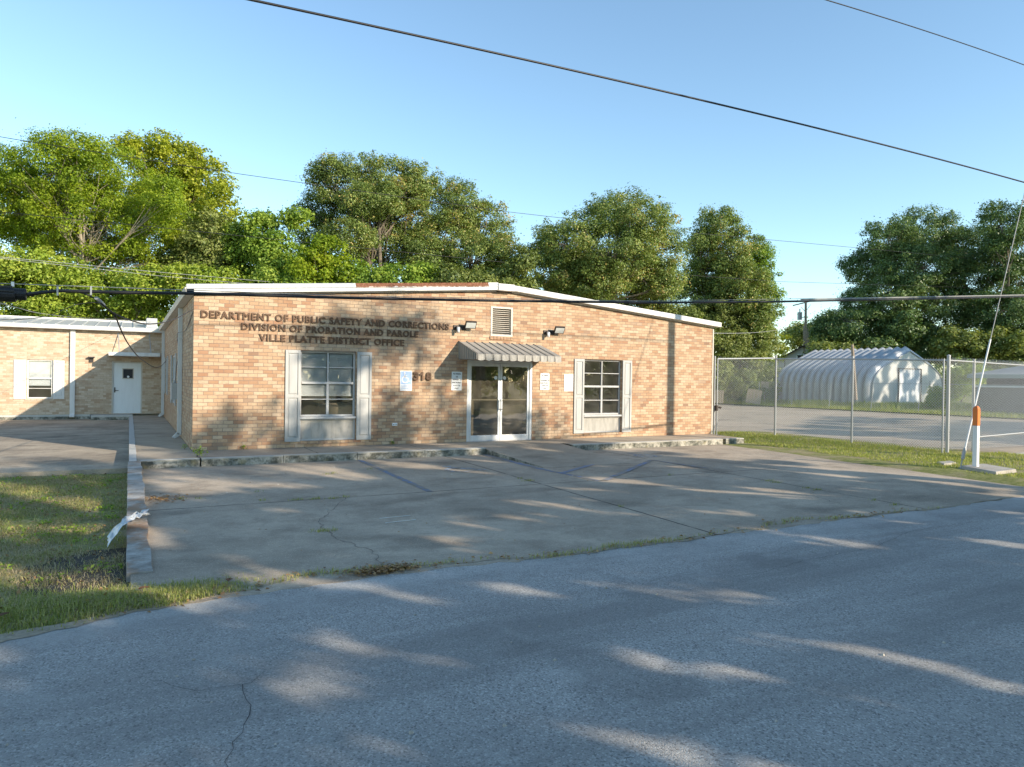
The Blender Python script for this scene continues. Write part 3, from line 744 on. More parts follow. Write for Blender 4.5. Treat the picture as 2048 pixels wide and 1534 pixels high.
# vent
x0, x1, z0, z1 = VT
mb = MB(); bars(mb, x0+.003, x1-.003, z0+.003, z1-.003, .05, -.012, .12); ven = mb.build('gable_vent', M['beige'], off, bevel=.004)
mb = MB(); k = 13
for i in range(k):
    z = z0+.055+(z1-z0-.11)*i/k; h = (z1-z0-.11)/k
    mb.hexa([(x0+.053, .005, z), (x1-.053, .005, z), (x1-.053, .016, z-.002), (x0+.053, .016, z-.002), (x0+.053, .075, z+h*.62), (x1-.053, .075, z+h*.62), (x1-.053, .086, z+h*.60), (x0+.053, .086, z+h*.60)])
mb.build('louvre', M['beige'], ven)
MB().poly([(x0, .14, z0), (x1, .14, z0), (x1, .14, z1), (x0, .14, z1)]).build('vent_screen', M['black'], ven)
mb = MB()
for i in range(7):
    a = x0-.02+(x1-x0+.04)*i/7; mb.box((a+.004, -.03, z0-.085), (a+(x1-x0+.04)/7-.004, .05, z0-.003))
mb.build('brick_sill', M['brick'], ven, bevel=.004)

# entrance doors -------------------------------------------------------
x0, x1, z0, z1 = DR; dy = .03
mb = MB(); mb.box((x0+.003, dy-.025, 0), (x0+.075, dy+.09, z1-.003)); mb.box((x1-.075, dy-.025, 0), (x1-.003, dy+.09, z1-.003)); mb.box((x0+.075, dy-.025, z1-.07), (x1-.075, dy+.09, z1-.003))
mb.box((x0+.075, dy-.02, 0), (x1-.075, dy+.10, .014))
mb.build('door_frame', M['alu'], off, bevel=.004)
xm = (x0+x1)/2+.01
for s, a, b in ((-1, x0+.08, xm-.004), (1, xm+.004, x1-.08)):
    st = .06
    mb = MB(); mb.box((a, dy, .02), (a+st, dy+.045, z1-.075)); mb.box((b-st, dy, .02), (b, dy+.045, z1-.075)); mb.box((a+st, dy, .02), (b-st, dy+.045, .16)); mb.box((a+st, dy, z1-.16), (b-st, dy+.045, z1-.075))
    d = mb.build('entrance_door', M['alu'], off, bevel=.004)
    MB().poly([(a+st, dy+.02, .16), (b-st, dy+.02, .16), (b-st, dy+.02, z1-.16), (a+st, dy+.02, z1-.16)]).build('door_pane', M['door_glass'], d)
    MB().box((a+st-.01, dy+.024, 1.085), (b-st+.01, dy+.075, 1.125)).build('push_bar', M['alu'], d, bevel=.006)
    hx = b-.035 if s < 0 else a+.035
    mb = MB(); mb.box((hx-.02, dy-.02, .80), (hx+.02, dy-.001, 1.13)); mb.tube([(hx, dy-.02, .84), (hx-.01*s, dy-.065, .87), (hx-.01*s, dy-.065, 1.06), (hx, dy-.02, 1.09)], .012, 8)
    mb.build('handle', M['alu'], d, bevel=.003)
    cx = b-st-.07 if s < 0 else a+st+.07
    mb = MB(); mb.poly([(cx+.05*math.cos(2*math.pi*i/20), dy+.017, 1.70+.05*math.sin(2*math.pi*i/20)) for i in range(20)])
    mb.build('sticker', M['sign_white'], d)
MB().box((6.75, 1.2, .02), (7.35, 2.0, 1.1)).build('counter', M['inside'], off)

# awning ---------------------------------------------------------------
ax0, ax1, azb, azf, azl, ay = 6.32, 8.80, 2.63, 2.285, 2.145, -1.10
mb = MB(); n = 11
for i in range(n):
    a, b = ax0+(ax1-ax0)*i/n, ax0+(ax1-ax0)*(i+1)/n; s = .02
    for p, q, dz in ((a, a+s, .022), (a+s, b, 0)):
        mb.poly([(p, -.004, azb+dz), (p, ay, azf+dz*.6), (q, ay, azf+dz*.6), (q, -.004, azb+dz)])
    mb.poly([(a+s, -.004, azb), (a+s, -.004, azb+.022), (a+s, ay, azf+.013), (a+s, ay, azf)]); mb.poly([(a, -.004, azb), (a, ay, azf), (a, ay, azf+.013), (a, -.004, azb+.022)])
    # valance with a scalloped lower edge
    k = 6
    for j in range(k):
        u0, u1 = a+s+(b-a-s)*j/k, a+s+(b-a-s)*(j+1)/k
        e0 = azl-.022*math.sin(math.pi*j/k); e1 = azl-.022*math.sin(math.pi*(j+1)/k)
        mb.poly([(u0, ay-.012, e0), (u1, ay-.012, e1), (u1, ay, azf), (u0, ay, azf)])
    mb.poly([(a, ay-.02, azl), (a+s, ay-.02, azl), (a+s, ay-.006, azf+.013), (a, ay-.006, azf+.013)]); mb.poly([(a+s, ay-.02, azl), (a+s, ay, azl), (a+s, ay, azf), (a+s, ay-.006, azf+.013)])
aw = mb.build('awning', M['awning'], off); sol = aw.modifiers.new('thickness', 'SOLIDIFY'); sol.thickness = .006
for x, s in ((ax0, 1), (ax1, -1)):
    mb = MB(); k = 8
    for i in range(k):
        ya, yb = ay*i/k, ay*(i+1)/k
        top = lambda y: azb+(azf-azb)*y/ay-.004
        for p, q, o in ((ya, ya+(yb-ya)*.5, 0), (ya+(yb-ya)*.5, yb, .018)):
            mb.poly([(x+s*o, p-.004, azl+.04-.04*p/ay-.01*(o > 0)), (x+s*o, q-.004, azl+.04-.04*q/ay-.01*(o > 0)), (x+s*o, q-.004, top(q)), (x+s*o, p-.004, top(p))])
        mb.poly([(x, ya+(yb-ya)*.5-.004, azl), (x+s*.018, ya+(yb-ya)*.5-.004, azl), (x+s*.018, ya+(yb-ya)*.5-.004, top(ya)-.02), (x, ya+(yb-ya)*.5-.004, top(ya)-.02)])
    e = mb.build('awning_cheek', M['awning'], aw)
mb = MB()
for i in range(n): 
    a = ax0+(ax1-ax0)*i/n+.024; mb.tube([(a, -.01, azb+.008), (a, ay-.004, azf+.008), (a, ay-.022, azl)], .010, 4)
mb.build('seam', M['dark_metal'], aw)

# wall signs and lamps --------------------------------------------------
sg = thing('wall_lettering', 'three lines of raised brown letters naming the department high on the brick wall', 'sign', (3.1, -.01, 2.75))
text_obj('lettering', 'DEPARTMENT OF PUBLIC SAFETY AND CORRECTIONS', .14, 6.04, 2.915, 3.085, -.017, .024, M['letter'], sg, .034, 1.14)
text_obj('lettering', 'DIVISION OF PROBATION AND PAROLE', .98, 5.20, 2.69, 2.85, -.017, .024, M['letter'], sg, .034, 1.14)
text_obj('lettering', 'VILLE PLATTE DISTRICT OFFICE', 1.36, 4.83, 2.455, 2.62, -.017, .024, M['letter'], sg, .034, 1.14)
num = thing('house_number', 'raised brown house number 318 beside the wheelchair sign', 'house number', (5.32, -.01, 1.71))
text_obj('digit', '3', 5.075, 5.215, 1.60, 1.82, -.024, .03, M['letter'], num, .068); text_obj('digit', '8', 5.42, 5.565, 1.60, 1.82, -.024, .03, M['letter'], num, .068)
mb = MB(); P = [(5.30, 1.60), (5.345, 1.60), (5.345, 1.82), (5.315, 1.82), (5.29, 1.785), (5.25, 1.765), (5.25, 1.725), (5.30, 1.745)]
mb.poly([(x, -.039, z) for x, z in P]); mb.poly([(x, -.009, z) for x, z in P[::-1]])
for a, b in zip(P, P[1:]+P[:1]): mb.poly([(a[0], -.009, a[1]), (b[0], -.009, b[1]), (b[0], -.039, b[1]), (a[0], -.039, a[1])])
mb.build('digit', M['letter'], num)
def access_sign(x0, x1, z0, z1, blue, label):
    s = thing('accessible_parking_sign', label, 'sign', ((x0+x1)/2, -.01, (z0+z1)/2), 'wheelchair parking signs on the brick wall')
    MB().box((x0, -.012, z0), (x1, -.004, z1)).build('sign_plate', M['sign_white'], s, bevel=.003)
    w_ = x1-x0; h = z1-z0
    MB().box((x0+.015, -.0145, z0+h*.33), (x1-.015, -.0125, z1-.015)).build('blue_field', blue, s)
    mb = MB(); c = ((x0+x1)/2-.01, z0+h*.66)
    for P in chair_symbol(c, w_*.82): mb.poly([(x, -.0165, z) for x, z in P])
    mb.build('wheelchair_symbol', M['sign_white'], s)
    mat = blue
    text_obj('lettering', 'RESERVED', x0+.03, x1-.03, z0+h*.21, z0+h*.285, -.014, .002, mat, s, .01)
    text_obj('lettering', 'PARKING', x0+.04, x1-.04, z0+h*.09, z0+h*.165, -.014, .002, mat, s, .01)
access_sign(4.735, 5.05, 1.335, 1.84, M['sign_blue'], 'light blue wheelchair parking sign left of the number 318')
access_sign(9.60, 9.905, 1.345, 1.83, M['sign_blue_pale'], 'bleached pale wheelchair parking sign touching a shutter right of the doors')
def np_sign(x0, x1, z0, z1, label, rot):
    s = thing('no_parking_sign', label, 'sign', ((x0+x1)/2, -.01, (z0+z1)/2), 'no parking signs beside the doors')
    MB().box((x0, -.012, z0), (x1, -.004, z1)).build('sign_plate', M['sign_white'], s, bevel=.003)
    L = [('NO PARKING', .72), ('OR', .16), ('TRESPASSING ON', .90), ('BANK PROPERTY', .88), ('ACROSS THE', .68), ('STREET', .42)]
    xm, w_, h = (x0+x1)/2, x1-x0, z1-z0
    for i, (tx, f) in enumerate(L):
        zc = z1-h*(.11+.157*i); text_obj('lettering', tx, xm-w_*f/2, xm+w_*f/2, zc-.021, zc+.021, -.0135, .002, M['black'], s, .02)
    s.rotation_euler = (0, RAD(rot), 0)
np_sign(6.135, 6.43, 1.355, 1.84, 'white no parking sign in the shade left of the glass doors', 1.2)
np_sign(8.815, 9.11, 1.38, 1.84, 'white no parking sign right of the glass doors', .6)
def flood(x, z, label):
    s = thing('flood_light', label, 'lamp', (x, 0, z), 'flood lights above the awning')
    mb = MB(); mb.box((x-.03, -.03, z-.02), (x+.33, -.003, z+.10)); mb.tube([(x+.05, -.02, z+.05), (x+.05, -.10, z+.03)], .022, 8); mb.tube([(x+.30, -.02, z+.06), (x+.34, -.13, z+.10)], .02, 8); mb.box((x+.02, -.11, z-.06), (x+.10, -.05, z+.07))
    mb.build('bracket', M['dark_metal'], s, bevel=.004)
    mb = MB(); mb.tube([(x+.05, -.14, z-.10), (x+.05, -.14, z+.04)], [.035, .042], 14); mb.build('motion_sensor', M['sign_white'], s, smooth=True)
    R = Matrix.Rotation(RAD(-8), 3, 'Z') @ Matrix.Rotation(RAD(38), 3, 'X')
    c = Vector((x+.385, -.17, z+.115))
    h = MB().obox(c, (.30, .06, .215), R).build('lamp_housing', M['dark_metal'], s, bevel=.01)
    MB().obox(c+R@Vector((0, -.031, 0)), (.255, .006, .165), R).build('lamp_lens', M['lamp_glass'], s)
flood(6.20, 2.955, 'flood light with motion sensor just right of the word CORRECTIONS')
flood(8.93, 2.945, 'flood light with motion sensor on the bare brick right of the vent')
mb = MB(); mb.box((4.54, -.04, .46), (4.67, -.003, .535)); o = mb.build('outlet_box', M['sign_white'], None, bevel=.008)
tag(o, 'small white outdoor outlet box low on the brick wall', 'outlet')
for q in (4.575, 4.635): MB().box((q-.018, -.043, .48), (q+.018, -.0405, .515)).build('socket_cover', M['galv'], o)

# ------------------------------------------------------------------ left wing
WY, WX0, WH = 15.305, -16.0, 3.36
wing = thing('brick_wing', 'low pale brick wing set back on the left with a white door and metal roof', 'building', (-8, WY, 0))
WW, WD = (-4.62, -3.80, .68, 2.16), (-1.83, -.755, .075, 2.15)
mb = MB(); W3 = (-12.0, -11.2, .68, 2.16)
holed_wall(mb, WX0, -.003, .06, WH, [WW, WD, W3], lambda u, d, z: (u, WY+d, z), .12)
mb.build('front_wall', M['brick_pale'], wing)
mb = MB(); mb.poly([(WX0, WY, -.2), (WX0, 24, -.2), (WX0, 24, WH), (WX0, WY, WH)]); mb.poly([(WX0, 24, -.2), (0, 24, -.2), (0, 24, WH), (WX0, 24, WH)]); mb.build('rear_wall', M['brick_pale'], wing)
MB().box((WX0, WY-.03, -.3), (-2.55, WY+.2, .058)).build('foundation', M['kerb'], wing)
MB().box((WX0, WY+.3, 0), (-.003, 20, .03)).box((WX0, 20, 0), (-.003, 20.1, 2.6)).box((WX0, WY+.3, 2.6), (-.003, 20, 2.65)).build('room_wall', M['inside'], wing)
# roof: fascia/gutter, ribbed metal sheet
MB().hexa([(WX0, WY-.30, WH-.01), (-.02, WY-.30, WH-.01), (-.02, WY+.02, WH-.01), (WX0, WY+.02, WH-.01), (WX0, WY-.34, WH+.14), (-.02, WY-.34, WH+.14), (-.02, WY+.02, WH+.14), (WX0, WY+.02, WH+.14)]).build('gutter', M['white'], wing, bevel=.008)
mb = MB(); y0, y1 = WY-.30, 20.2; z0_, z1_ = WH+.145, WH+.145+.105*(y1-y0)
for i in range(36):
    a = WX0+(16-.22)*i/36; b = WX0+(16-.22)*(i+1)/36
    mb.hexa([(a, y0, z0_-.03), (b, y0, z0_-.03), (b, y1, z1_-.03), (a, y1, z1_-.03), (a, y0, z0_), (b, y0, z0_), (b, y1, z1_), (a, y1, z1_)])
    mb.hexa([(a, y0, z0_+.001), (a+.035, y0, z0_+.001), (a+.035, y1, z1_+.001), (a, y1, z1_+.001), (a+.008, y0, z0_+.04), (a+.027, y0, z0_+.04), (a+.027, y1, z1_+.04), (a+.008, y1, z1_+.04)])
mb.poly([(WX0, y1, z1_), (-.2, y1, z1_), (-.2, 24.4, WH+.1), (WX0, 24.4, WH+.1)])
wr = mb.build('roof', M['roof_metal'], wing)
MB().box((WX0, y1-.2, z1_-.02), (-.25, y1+.2, z1_+.045)).build('ridge_cap', M['white'], wr)
MB().box((-.62, WY+.6, 3.5), (-.22, WY+1.9, 3.98)).build('roof_duct', M['galv'], wing, bevel=.01)
# window
def simple_window(H, Y, parent, blind=True):
    a, b, c, d = H
    mb = MB(); bars(mb, a+.002, b-.002, c+.002, d-.002, .045, Y+.05, Y+.10); zm = (c+d)/2+.03; mb.box((a+.047, Y+.04, zm-.025), (b-.047, Y+.095, zm+.025)); mb.box((a+.047, Y+.06, (c+zm)/2-.01), (b-.047, Y+.09, (c+zm)/2+.01))
    wn = mb.build('window', M['white'], parent)
    MB().poly([(a, Y+.085, c), (b, Y+.085, c), (b, Y+.085, d), (a, Y+.085, d)]).build('pane', M['glass'], wn)
    if blind: MB().box((a+.05, Y+.13, zm-.28), (b-.05, Y+.135, d-.05)).build('blind', M['blind'], wn)
    mb = MB()
    for i in range(5):
        q = a-.06+(b-a+.12)*i/5; mb.box((q+.004, Y-.03, c-.075), (q+(b-a+.12)/5-.004, Y+.04, c-.003))
    mb.build('brick_sill', M['brick_pale'], wn)
simple_window(WW, WY, wing); simple_window(W3, WY, wing)
for x0, x1 in ((-5.03, -4.64), (-3.78, -3.42), (-12.41, -12.02), (-11.18, -10.8)): shutter(x0, x1, .66, 2.14, WY).build('shutter', M['white'], wing, bevel=.003)
# door
a, b, c, d = WD
mb = MB(); mb.box((a+.002, WY+.0, c), (a+.05, WY+.11, d-.002)); mb.box((b-.05, WY+.0, c), (b-.002, WY+.11, d-.002)); mb.box((a+.05, WY, d-.05), (b-.05, WY+.11, d-.002)); mb.build('door_frame', M['beige'], wing)
dr = MB().box((a+.053, WY+.04, c+.005), (b-.053, WY+.085, d-.053)).build('side_door', M['sign_white'], wing, bevel=.004)
mb = MB(); bars(mb, -1.47, -1.06, 1.46, 1.89, .035, WY+.025, WY+.0395); mb.build('door_window_frame', M['beige'], dr)
MB().box((-1.435, WY+.033, 1.495), (-1.095, WY+.0395, 1.855)).build('door_pane', M['black'], dr)
MB().poly([(-1.26+.045*math.cos(i*.5236), WY+.031, 1.55+.045*math.sin(i*.5236)) for i in range(12)]).build('sticker', M['sign_white'], dr)
mb = MB(); mb.box((a+.085, WY+.02, .92), (a+.13, WY+.0395, 1.12)); mb.tube([(a+.107, WY+.03, 1.0), (a+.107, WY-.03, 1.0), (a+.24, WY-.03, 1.0)], .012, 8); mb.build('handle', M['dark_metal'], dr)
# canopy with hangers
mb = MB(); mb.box((-1.93, WY-1.0, 2.36), (-.15, WY-.003, 2.50)); cn = mb.build('canopy', M['white'], wing, bevel=.01)
for x in (-1.62, -.52): MB().tube([(x, WY-.03, 3.22), (x+.05, WY-.55, 2.50)], .018, 6).box((x-.025, WY-.02, 3.12), (x+.025, WY-.004, 3.30)).build('hanger_rod', M['galv'], cn)
mb = MB(); mb.box((-3.235, WY-.10, .05), (-3.07, WY-.004, WH-.01)); mb.hexa([(-3.235, WY-.22, -.02), (-3.07, WY-.22, -.02), (-3.07, WY-.12, -.06), (-3.235, WY-.12, -.06), (-3.235, WY-.10, .10), (-3.07, WY-.10, .10), (-3.07, WY-.004, .05), (-3.235, WY-.004, .05)])
mb.build('downspout', M['white'], wing, bevel=.006)
mb = MB(); mb.box((-2.60, WY-.05, 2.10), (-2.46, WY-.003, 2.32)); mb.box((-2.64, WY-.16, 2.26), (-2.42, WY-.05, 2.32)); mb.build('wall_lamp', M['dark_metal'], wing, bevel=.004)
st = MB().box((-2.50, WY-.85, -.3), (-1.09, WY-.031, .055)).build('door_step', M['kerb'], None, bevel=.012)
tag(st, 'stained concrete step below the white side door', 'step')
M['siding'] = mat_paint('pale_siding', (.55,.54,.50), .7, .2)
M['siding_grey'] = mat_paint('brown_grey_siding', (.17,.15,.13), .75, .3)
# ------------------------------------------------------------------ chain link fences
def chain(parent, p0, p1, zt, pitch=.078, r=.0030, name='chain_link', sag=0.0):
    """woven wire between two ground points, top at zt above each point's own base"""
    (xa, ya, za), (xb, yb, zb) = p0, p1
    L = math.hypot(xb-xa, yb-ya); H = zt
    def P(s, h):
        t = s/L; return Vector((xa+(xb-xa)*t, ya+(yb-ya)*t, za+(zb-za)*t+h))
    mb = MB(); k = .95
    n = int((L+H/k)/pitch)+1
    for sgn in (1, -1):
        for i in range(n):
            s0 = i*pitch-(H/k if sgn > 0 else 0)
            # line s = s0 + h/k*sgn
            pts = []
            for h in (0, H):
                pts.append((s0+sgn*h/k, h))
            (sa, ha), (sb, hb) = pts
            if sa > sb: (sa, ha), (sb, hb) = (sb, hb), (sa, ha)
            if sb < 0 or sa > L: continue
            def clip(s, h):
                c = min(max(s, 0), L)
                return c, ha+(hb-ha)*(c-sa)/(sb-sa)
            a, b = clip(sa, ha), clip(sb, hb)
            if abs(a[0]-b[0]) < .01: continue
            mb.tube([P(*a), P(*b)], r, 3, False)
    q = L/pitch
    for i in range(int(q)):                                     # twisted ends above the rail
        s = (i+.5)*pitch; mb.tube([P(s-.012, H), P(s+.004, H+.045)], r, 3, False)
    return mb.build(name, M['mesh'], parent)
def post(parent, x, y, z0, z1, r=.03, name='post', cap=True, lean=(0, 0)):
    mb = MB(); mb.tube([(x, y, z0-.1), (x+lean[0], y+lean[1], z1)], r, 10)
    if cap: mb.tube([(x+lean[0], y+lean[1], z1), (x+lean[0], y+lean[1], z1+.03), (x+lean[0], y+lean[1], z1+.055)], [r*1.15, r*1.1, r*.3], 10)
    if r > .028:
        for q in (.25, .62, .9):
            z = z0+(z1-z0)*q; mb.tube([(x, y, z-.012), (x, y, z+.012)], r*1.18, 10)
    return mb.build(name, M['galv'], parent, smooth=False)
f1 = thing('fence_gate', 'narrow chain link gate between the brick corner and the fence corner post', 'gate', (16.8, .12, -.05))
post(f1, 15.42, .08, -.03, 2.46, .028); post(f1, 15.54, .08, -.03, 2.44, .022, cap=False)
MB().tube([(15.54, .08, 2.42), (18.33, .22, 2.52)], .024, 8).build('rail', M['galv'], f1)
chain(f1, (15.56, .085, .06), (18.33, .22, -.02), 2.40)
mb = MB(); mb.box((15.42, -.03, .82), (15.60, .05, .88)); mb.tube([(15.56, .02, .86), (15.56, -.10, .86), (15.50, -.10, .80)], .012, 6); mb.box((15.40, -.05, .74), (15.46, .03, .92)); mb.build('latch', M['dark_metal'], f1)
f2 = thing('chain_link_fence', 'tall chain link fence running from the office corner towards the street', 'fence', (18.4, -2.7, -.1))
post(f2, 18.40, .22, -.09, 2.58, .034); post(f2, 18.38, -2.74, -.10, 2.48, .030)
MB().tube([(18.40, .22, 2.50), (18.38, -2.74, 2.44), (18.28, -5.72, 2.34)], .023, 8).build('rail', M['galv'], f2)
chain(f2, (18.40, .20, -.06), (18.38, -2.74, -.07), 2.54); chain(f2, (18.38, -2.74, -.07), (18.28, -5.70, -.10), 2.47, name='chain_link')
f3 = thing('swing_gate', 'chain link swing gate with two white rails right of the orange topped bollard', 'gate', (20, -5.8, -.12))
post(f3, 18.10, -5.80, -.15, 2.44, .044); post(f3, 17.98, -5.74, -.15, 2.38, .022, cap=False); post(f3, 19.30, -5.8, -.05, 2.40, .034, cap=False); post(f3, 23.2, -5.8, -.05, 2.36, .034, cap=False)
mb = MB()
for za, zb in ((2.34, 2.27), (.235, .34)): mb.tube([(18.10 if za > 1 else 19.3, -5.8, za), (23.2, -5.8, zb)], .018, 8)
mb.build('rail', M['galv'], f3)
chain(f3, (18.15, -5.8, -.06), (23.2, -5.8, -.08), 2.44, .072)
f4 = thing('rear_fence', 'lower chain link fence along the grass at the back of the asphalt lot', 'fence', (42.8, 15, -.1))
ry = np.arange(-6.0, 34, 3.25)
for y in ry: post(f4, 42.8, float(y), -.12, 1.74, .026, cap=False, lean=(0, -.16))
MB().tube([(42.8, float(ry[0])-.16, 1.74), (42.8, float(ry[-1])-.16, 1.74)], .016, 6).build('rail', M['galv'], f4)
chain(f4, (42.8, float(ry[0]), -.1), (42.8, float(ry[-1]), -.1), 1.8, .16, .0022)
o = MB().tube([(41.55, -8, -.10), (41.5, 30, -.10)], .03, 6).build('lot_edging', M['black_rubber']); tag(o, 'thin dark edging along the back of the old asphalt lot', 'edging')

# ------------------------------------------------------------------ bollard, guy wire, pole, cables
b = thing('bollard', 'white square post with an orange cap at the edge of the lot', 'bollard', (14.95, -8.22, -.17))
s = .050
MB().box((14.95-s, -8.22-s, -.18), (14.95+s, -8.22+s, .80)).build('post', M['bollard'], b, bevel=.012)
mb = MB(); n = 8
mb.box((14.95-s-.004, -8.22-s-.004, .802), (14.95+s+.004, -8.22+s+.004, 1.16))
def frus(a, bb, za, zb): mb.hexa([(14.95-a, -8.22-a, za), (14.95+a, -8.22-a, za), (14.95+a, -8.22+a, za), (14.95-a, -8.22+a, za), (14.95-bb, -8.22-bb, zb), (14.95+bb, -8.22-bb, zb), (14.95+bb, -8.22+bb, zb), (14.95-bb, -8.22+bb, zb)])
frus(s+.004, s*.86, 1.16, 1.20); frus(s*.86, s*.5, 1.20, 1.224); frus(s*.5, .005, 1.224, 1.232)
mb.build('cap', M['orange'], b, bevel=.008)
o = MB().hexa([(14.35, -8.95, -.2), (15.35, -8.85, -.2), (15.75, -7.95, -.2), (14.78, -7.98, -.2), (14.37, -8.93, -.085), (15.33, -8.83, -.085), (15.73, -7.97, -.085), (14.80, -8.0, -.085)]).build('concrete_pad', M['pad'], bevel=.012)
tag(o, 'pale square concrete slab under the white bollard', 'slab')
o = MB().hexa([(14.95, -7.55, -.2), (15.5, -7.5, -.2), (15.8, -7.2, -.2), (15.2, -7.25, -.2), (14.95, -7.55, -.10), (15.5, -7.5, -.10), (15.8, -7.2, -.10), (15.2, -7.25, -.10)]).build('concrete_pad', M['pad'], bevel=.01)
tag(o, 'small flat concrete pad behind the guy wire anchor', 'slab')
gw = thing('guy_wire', 'slanted steel guy wire with a pale guard rising from the grass', 'guy wire', (14.72, -8, -.15))
gd = Vector((2.40, 0, 6.31)).normalized(); g0 = Vector((14.76, -8.0, -.18))
MB().tube([g0, g0+gd*9.4], .011, 6).build('wire', M['cable_grey'], gw)
MB().tube([g0+gd*.36, g0+gd*3.1], .019, 8).build('guard', M['bollard'], gw)
mb = MB(); mb.tube([g0-gd*.15, g0+gd*.62], .014, 6); mb.tube([g0+gd*.25, g0+gd*.5], .035, 8); mb.build('anchor', M['galv'], gw)
PX, PY = 18.25, -8.0
up = thing('utility_pole', 'tall wooden utility pole at the roadside right of the frame', 'utility pole', (PX, PY, -.2))
MB().tube([(PX, PY, -.4), (PX, PY, 11)], [.15, .11], 12).build('pole', M['wood_pole'], up)
MB().box((PX+.12, PY-.05, 9.0), (PX+.9, PY+.05, 9.12)).build('crossarm', M['wood_pole'], up)
def wire(name, label, pts, r, mat, cat='cable', n=6):
    o = MB().tube(pts, r, n).build(name, mat, smooth=True); return tag(o, label, cat)
def sag(a, b, s, n=24):
    a, b = Vector(a), Vector(b); return [a.lerp(b, i/n)-Vector((0, 0, s*4*(i/n)*(1-i/n))) for i in range(n+1)]
def quad3(p0, p1, p2, n=40):
    """parabola in x through three (x, z) points in the plane y = -8"""
    out = []
    for i in range(n+1):
        x = p0[0]+(p2[0]-p0[0])*i/n
        z = sum(p[1]*((x-q[0])*(x-r[0]))/((p[0]-q[0])*(p[0]-r[0])) for p, q, r in ((p0, p1, p2), (p1, p0, p2), (p2, p0, p1)))
        out.append((x, -8.0, z))
    return out
tc = thing('telecom_cable', 'thick black telecom cable strung low across the front of the office', 'cable', (3, -8, 2.8))
pts = [(-12, -8, 2.62), (-5, -8, 2.50), (-2.2, -8, 2.475), (-1.9, -8, 2.535), (-1.2, -8, 2.565), (-.6, -8, 2.60), (1.23, -8, 2.67), (3.38, -8, 2.775), (6.08, -8, 2.92), (9.05, -8, 3.13), (13, -8, 3.44), (PX, -8, 3.86)]
MB().tube(pts, .0185, 8).build('main_cable', M['black_rubber'], tc, smooth=True)
mb = MB(); st = [(x, y-.005, z+.034+.03*max(0, (-x-.2))*.55) for x, y, z in pts[2:]]; st[0] = (-12, -8, 2.72)
mb.tube([(-12, -8, 2.66), (-2.4, -8, 2.575), (-1.2, -8, 2.615), (1.2, -8, 2.695), (6.08, -8, 2.945), (PX, -8, 3.89)], .0045, 5); mb.build('support_strand', M['cable_grey'], tc)
mb = MB()
for i in range(30):
    x = 8.5+i*.33; z = 3.13+(x-9.05)*.0785; mb.tube([(x, -8, z-.022), (x+.02, -8.0, z+.03)], .006, 4)
mb.tube([(9.6, -8, 3.205), (PX, -8, 3.895)], .013, 6)
mb.build('lashing', M['cable_grey'], tc)
mb = MB()
for x, z in ((-1.905, 2.53), (-1.60, 2.555)): mb.box((x-.008, -8.024, z-.045), (x+.008, -7.976, z+.05))
mb.build('clamp', M['galv'], tc)
se = thing('splice_closure', 'black cylindrical splice case hanging on the cable at the left edge', 'splice case', (-2.5, -8, 2.47))
mb = MB(); mb.tube([(-2.95, -8, 2.465), (-2.27, -8, 2.465)], .076, 14); mb.box((-2.95, -8.085, 2.485), (-2.275, -7.915, 2.505)); mb.box((-2.95, -8.03, 2.53), (-2.30, -7.97, 2.555)); mb.build('case', M['black_rubber'], se, bevel=.004)
mb = MB()
for k in range(5): mb.tube([(-2.27+k*.018, -8, 2.475), (-2.256+k*.018, -8, 2.475)], .062, 14)
mb.tube([(-2.27, -8, 2.475), (-2.18, -8, 2.475)], .058, 14); mb.build('end_seal', M['black_rubber'], se)
MB().box((-2.31, -8.012, 2.55), (-2.285, -7.988, 2.60)).build('hanger', M['sign_white'], se)
dc = thing('drop_cable', 'black drop cables looping from the splice case down to the side of the office', 'cable', (-1.4, -8, 2.4))
def spl(pts, n=6):
    out = []; P = [Vector(p) for p in pts]; P = [P[0]*2-P[1]]+P+[P[-1]*2-P[-2]]
    for i in range(1, len(P)-2):
        for k in range(n):
            t = k/n; a, b_, c, d = P[i-1], P[i], P[i+1], P[i+2]
            out.append(.5*((2*b_)+(c-a)*t+(2*a-5*b_+4*c-d)*t*t+(3*b_-a-3*c+d)*t**3))
    out.append(P[-2]); return out
def pl(px, py, d): return tuple(at(px, py, d))
m_ = MB(); m_.tube(spl([pl(56, 592, 7.5), pl(100, 584, 7.6), pl(150, 583, 7.7), pl(188, 596, 7.8), pl(225, 625, 8.2), pl(262, 641, 8.9), pl(300, 648, 10.5), pl(345, 640, 12.5), pl(388, 618, 15.0)]), .0095, 6)
m_.build('looping_cable', M['black_rubber'], dc, smooth=True)
m_ = MB(); m_.tube(spl([pl(230, 630, 8.3), pl(243, 662, 9.2), pl(258, 690, 10.5), pl(280, 716, 13), pl(308, 734, 17), pl(322, 732, 21), pl(332, 722, 24.5)]), .010, 6); m_.build('lower_cable', M['black_rubber'], dc, smooth=True)
m_ = MB(); m_.tube(spl([pl(0, 640, 6.6), pl(50, 638, 6.9), pl(100, 630, 7.3), pl(150, 610, 7.6), pl(185, 605, 7.7), pl(200, 606, 7.8)]), .0042, 5); m_.build('tail_cable', M['black_rubber'], dc, smooth=True)
m_ = MB(); m_.tube(spl([pl(192, 596, 7.75), pl(200, 603, 7.9), pl(208, 611, 8.0)]), .02, 6); m_.build('tape_wrap', M['galv'], dc)
m_ = MB(); m_.tube(spl([(-.012, -.012, 3.06), (-.03, 2.0, 2.75), (-.14, 3.4, 2.72), (-.03, 4.5, 2.3), (-.03, 5.6, 1.9), (-.05, 5.75, 1.5)]), .008, 5); o = m_.build('wall_cable', M['black_rubber']); tag(o, 'thin black cable running down the side wall to the grey box', 'cable')
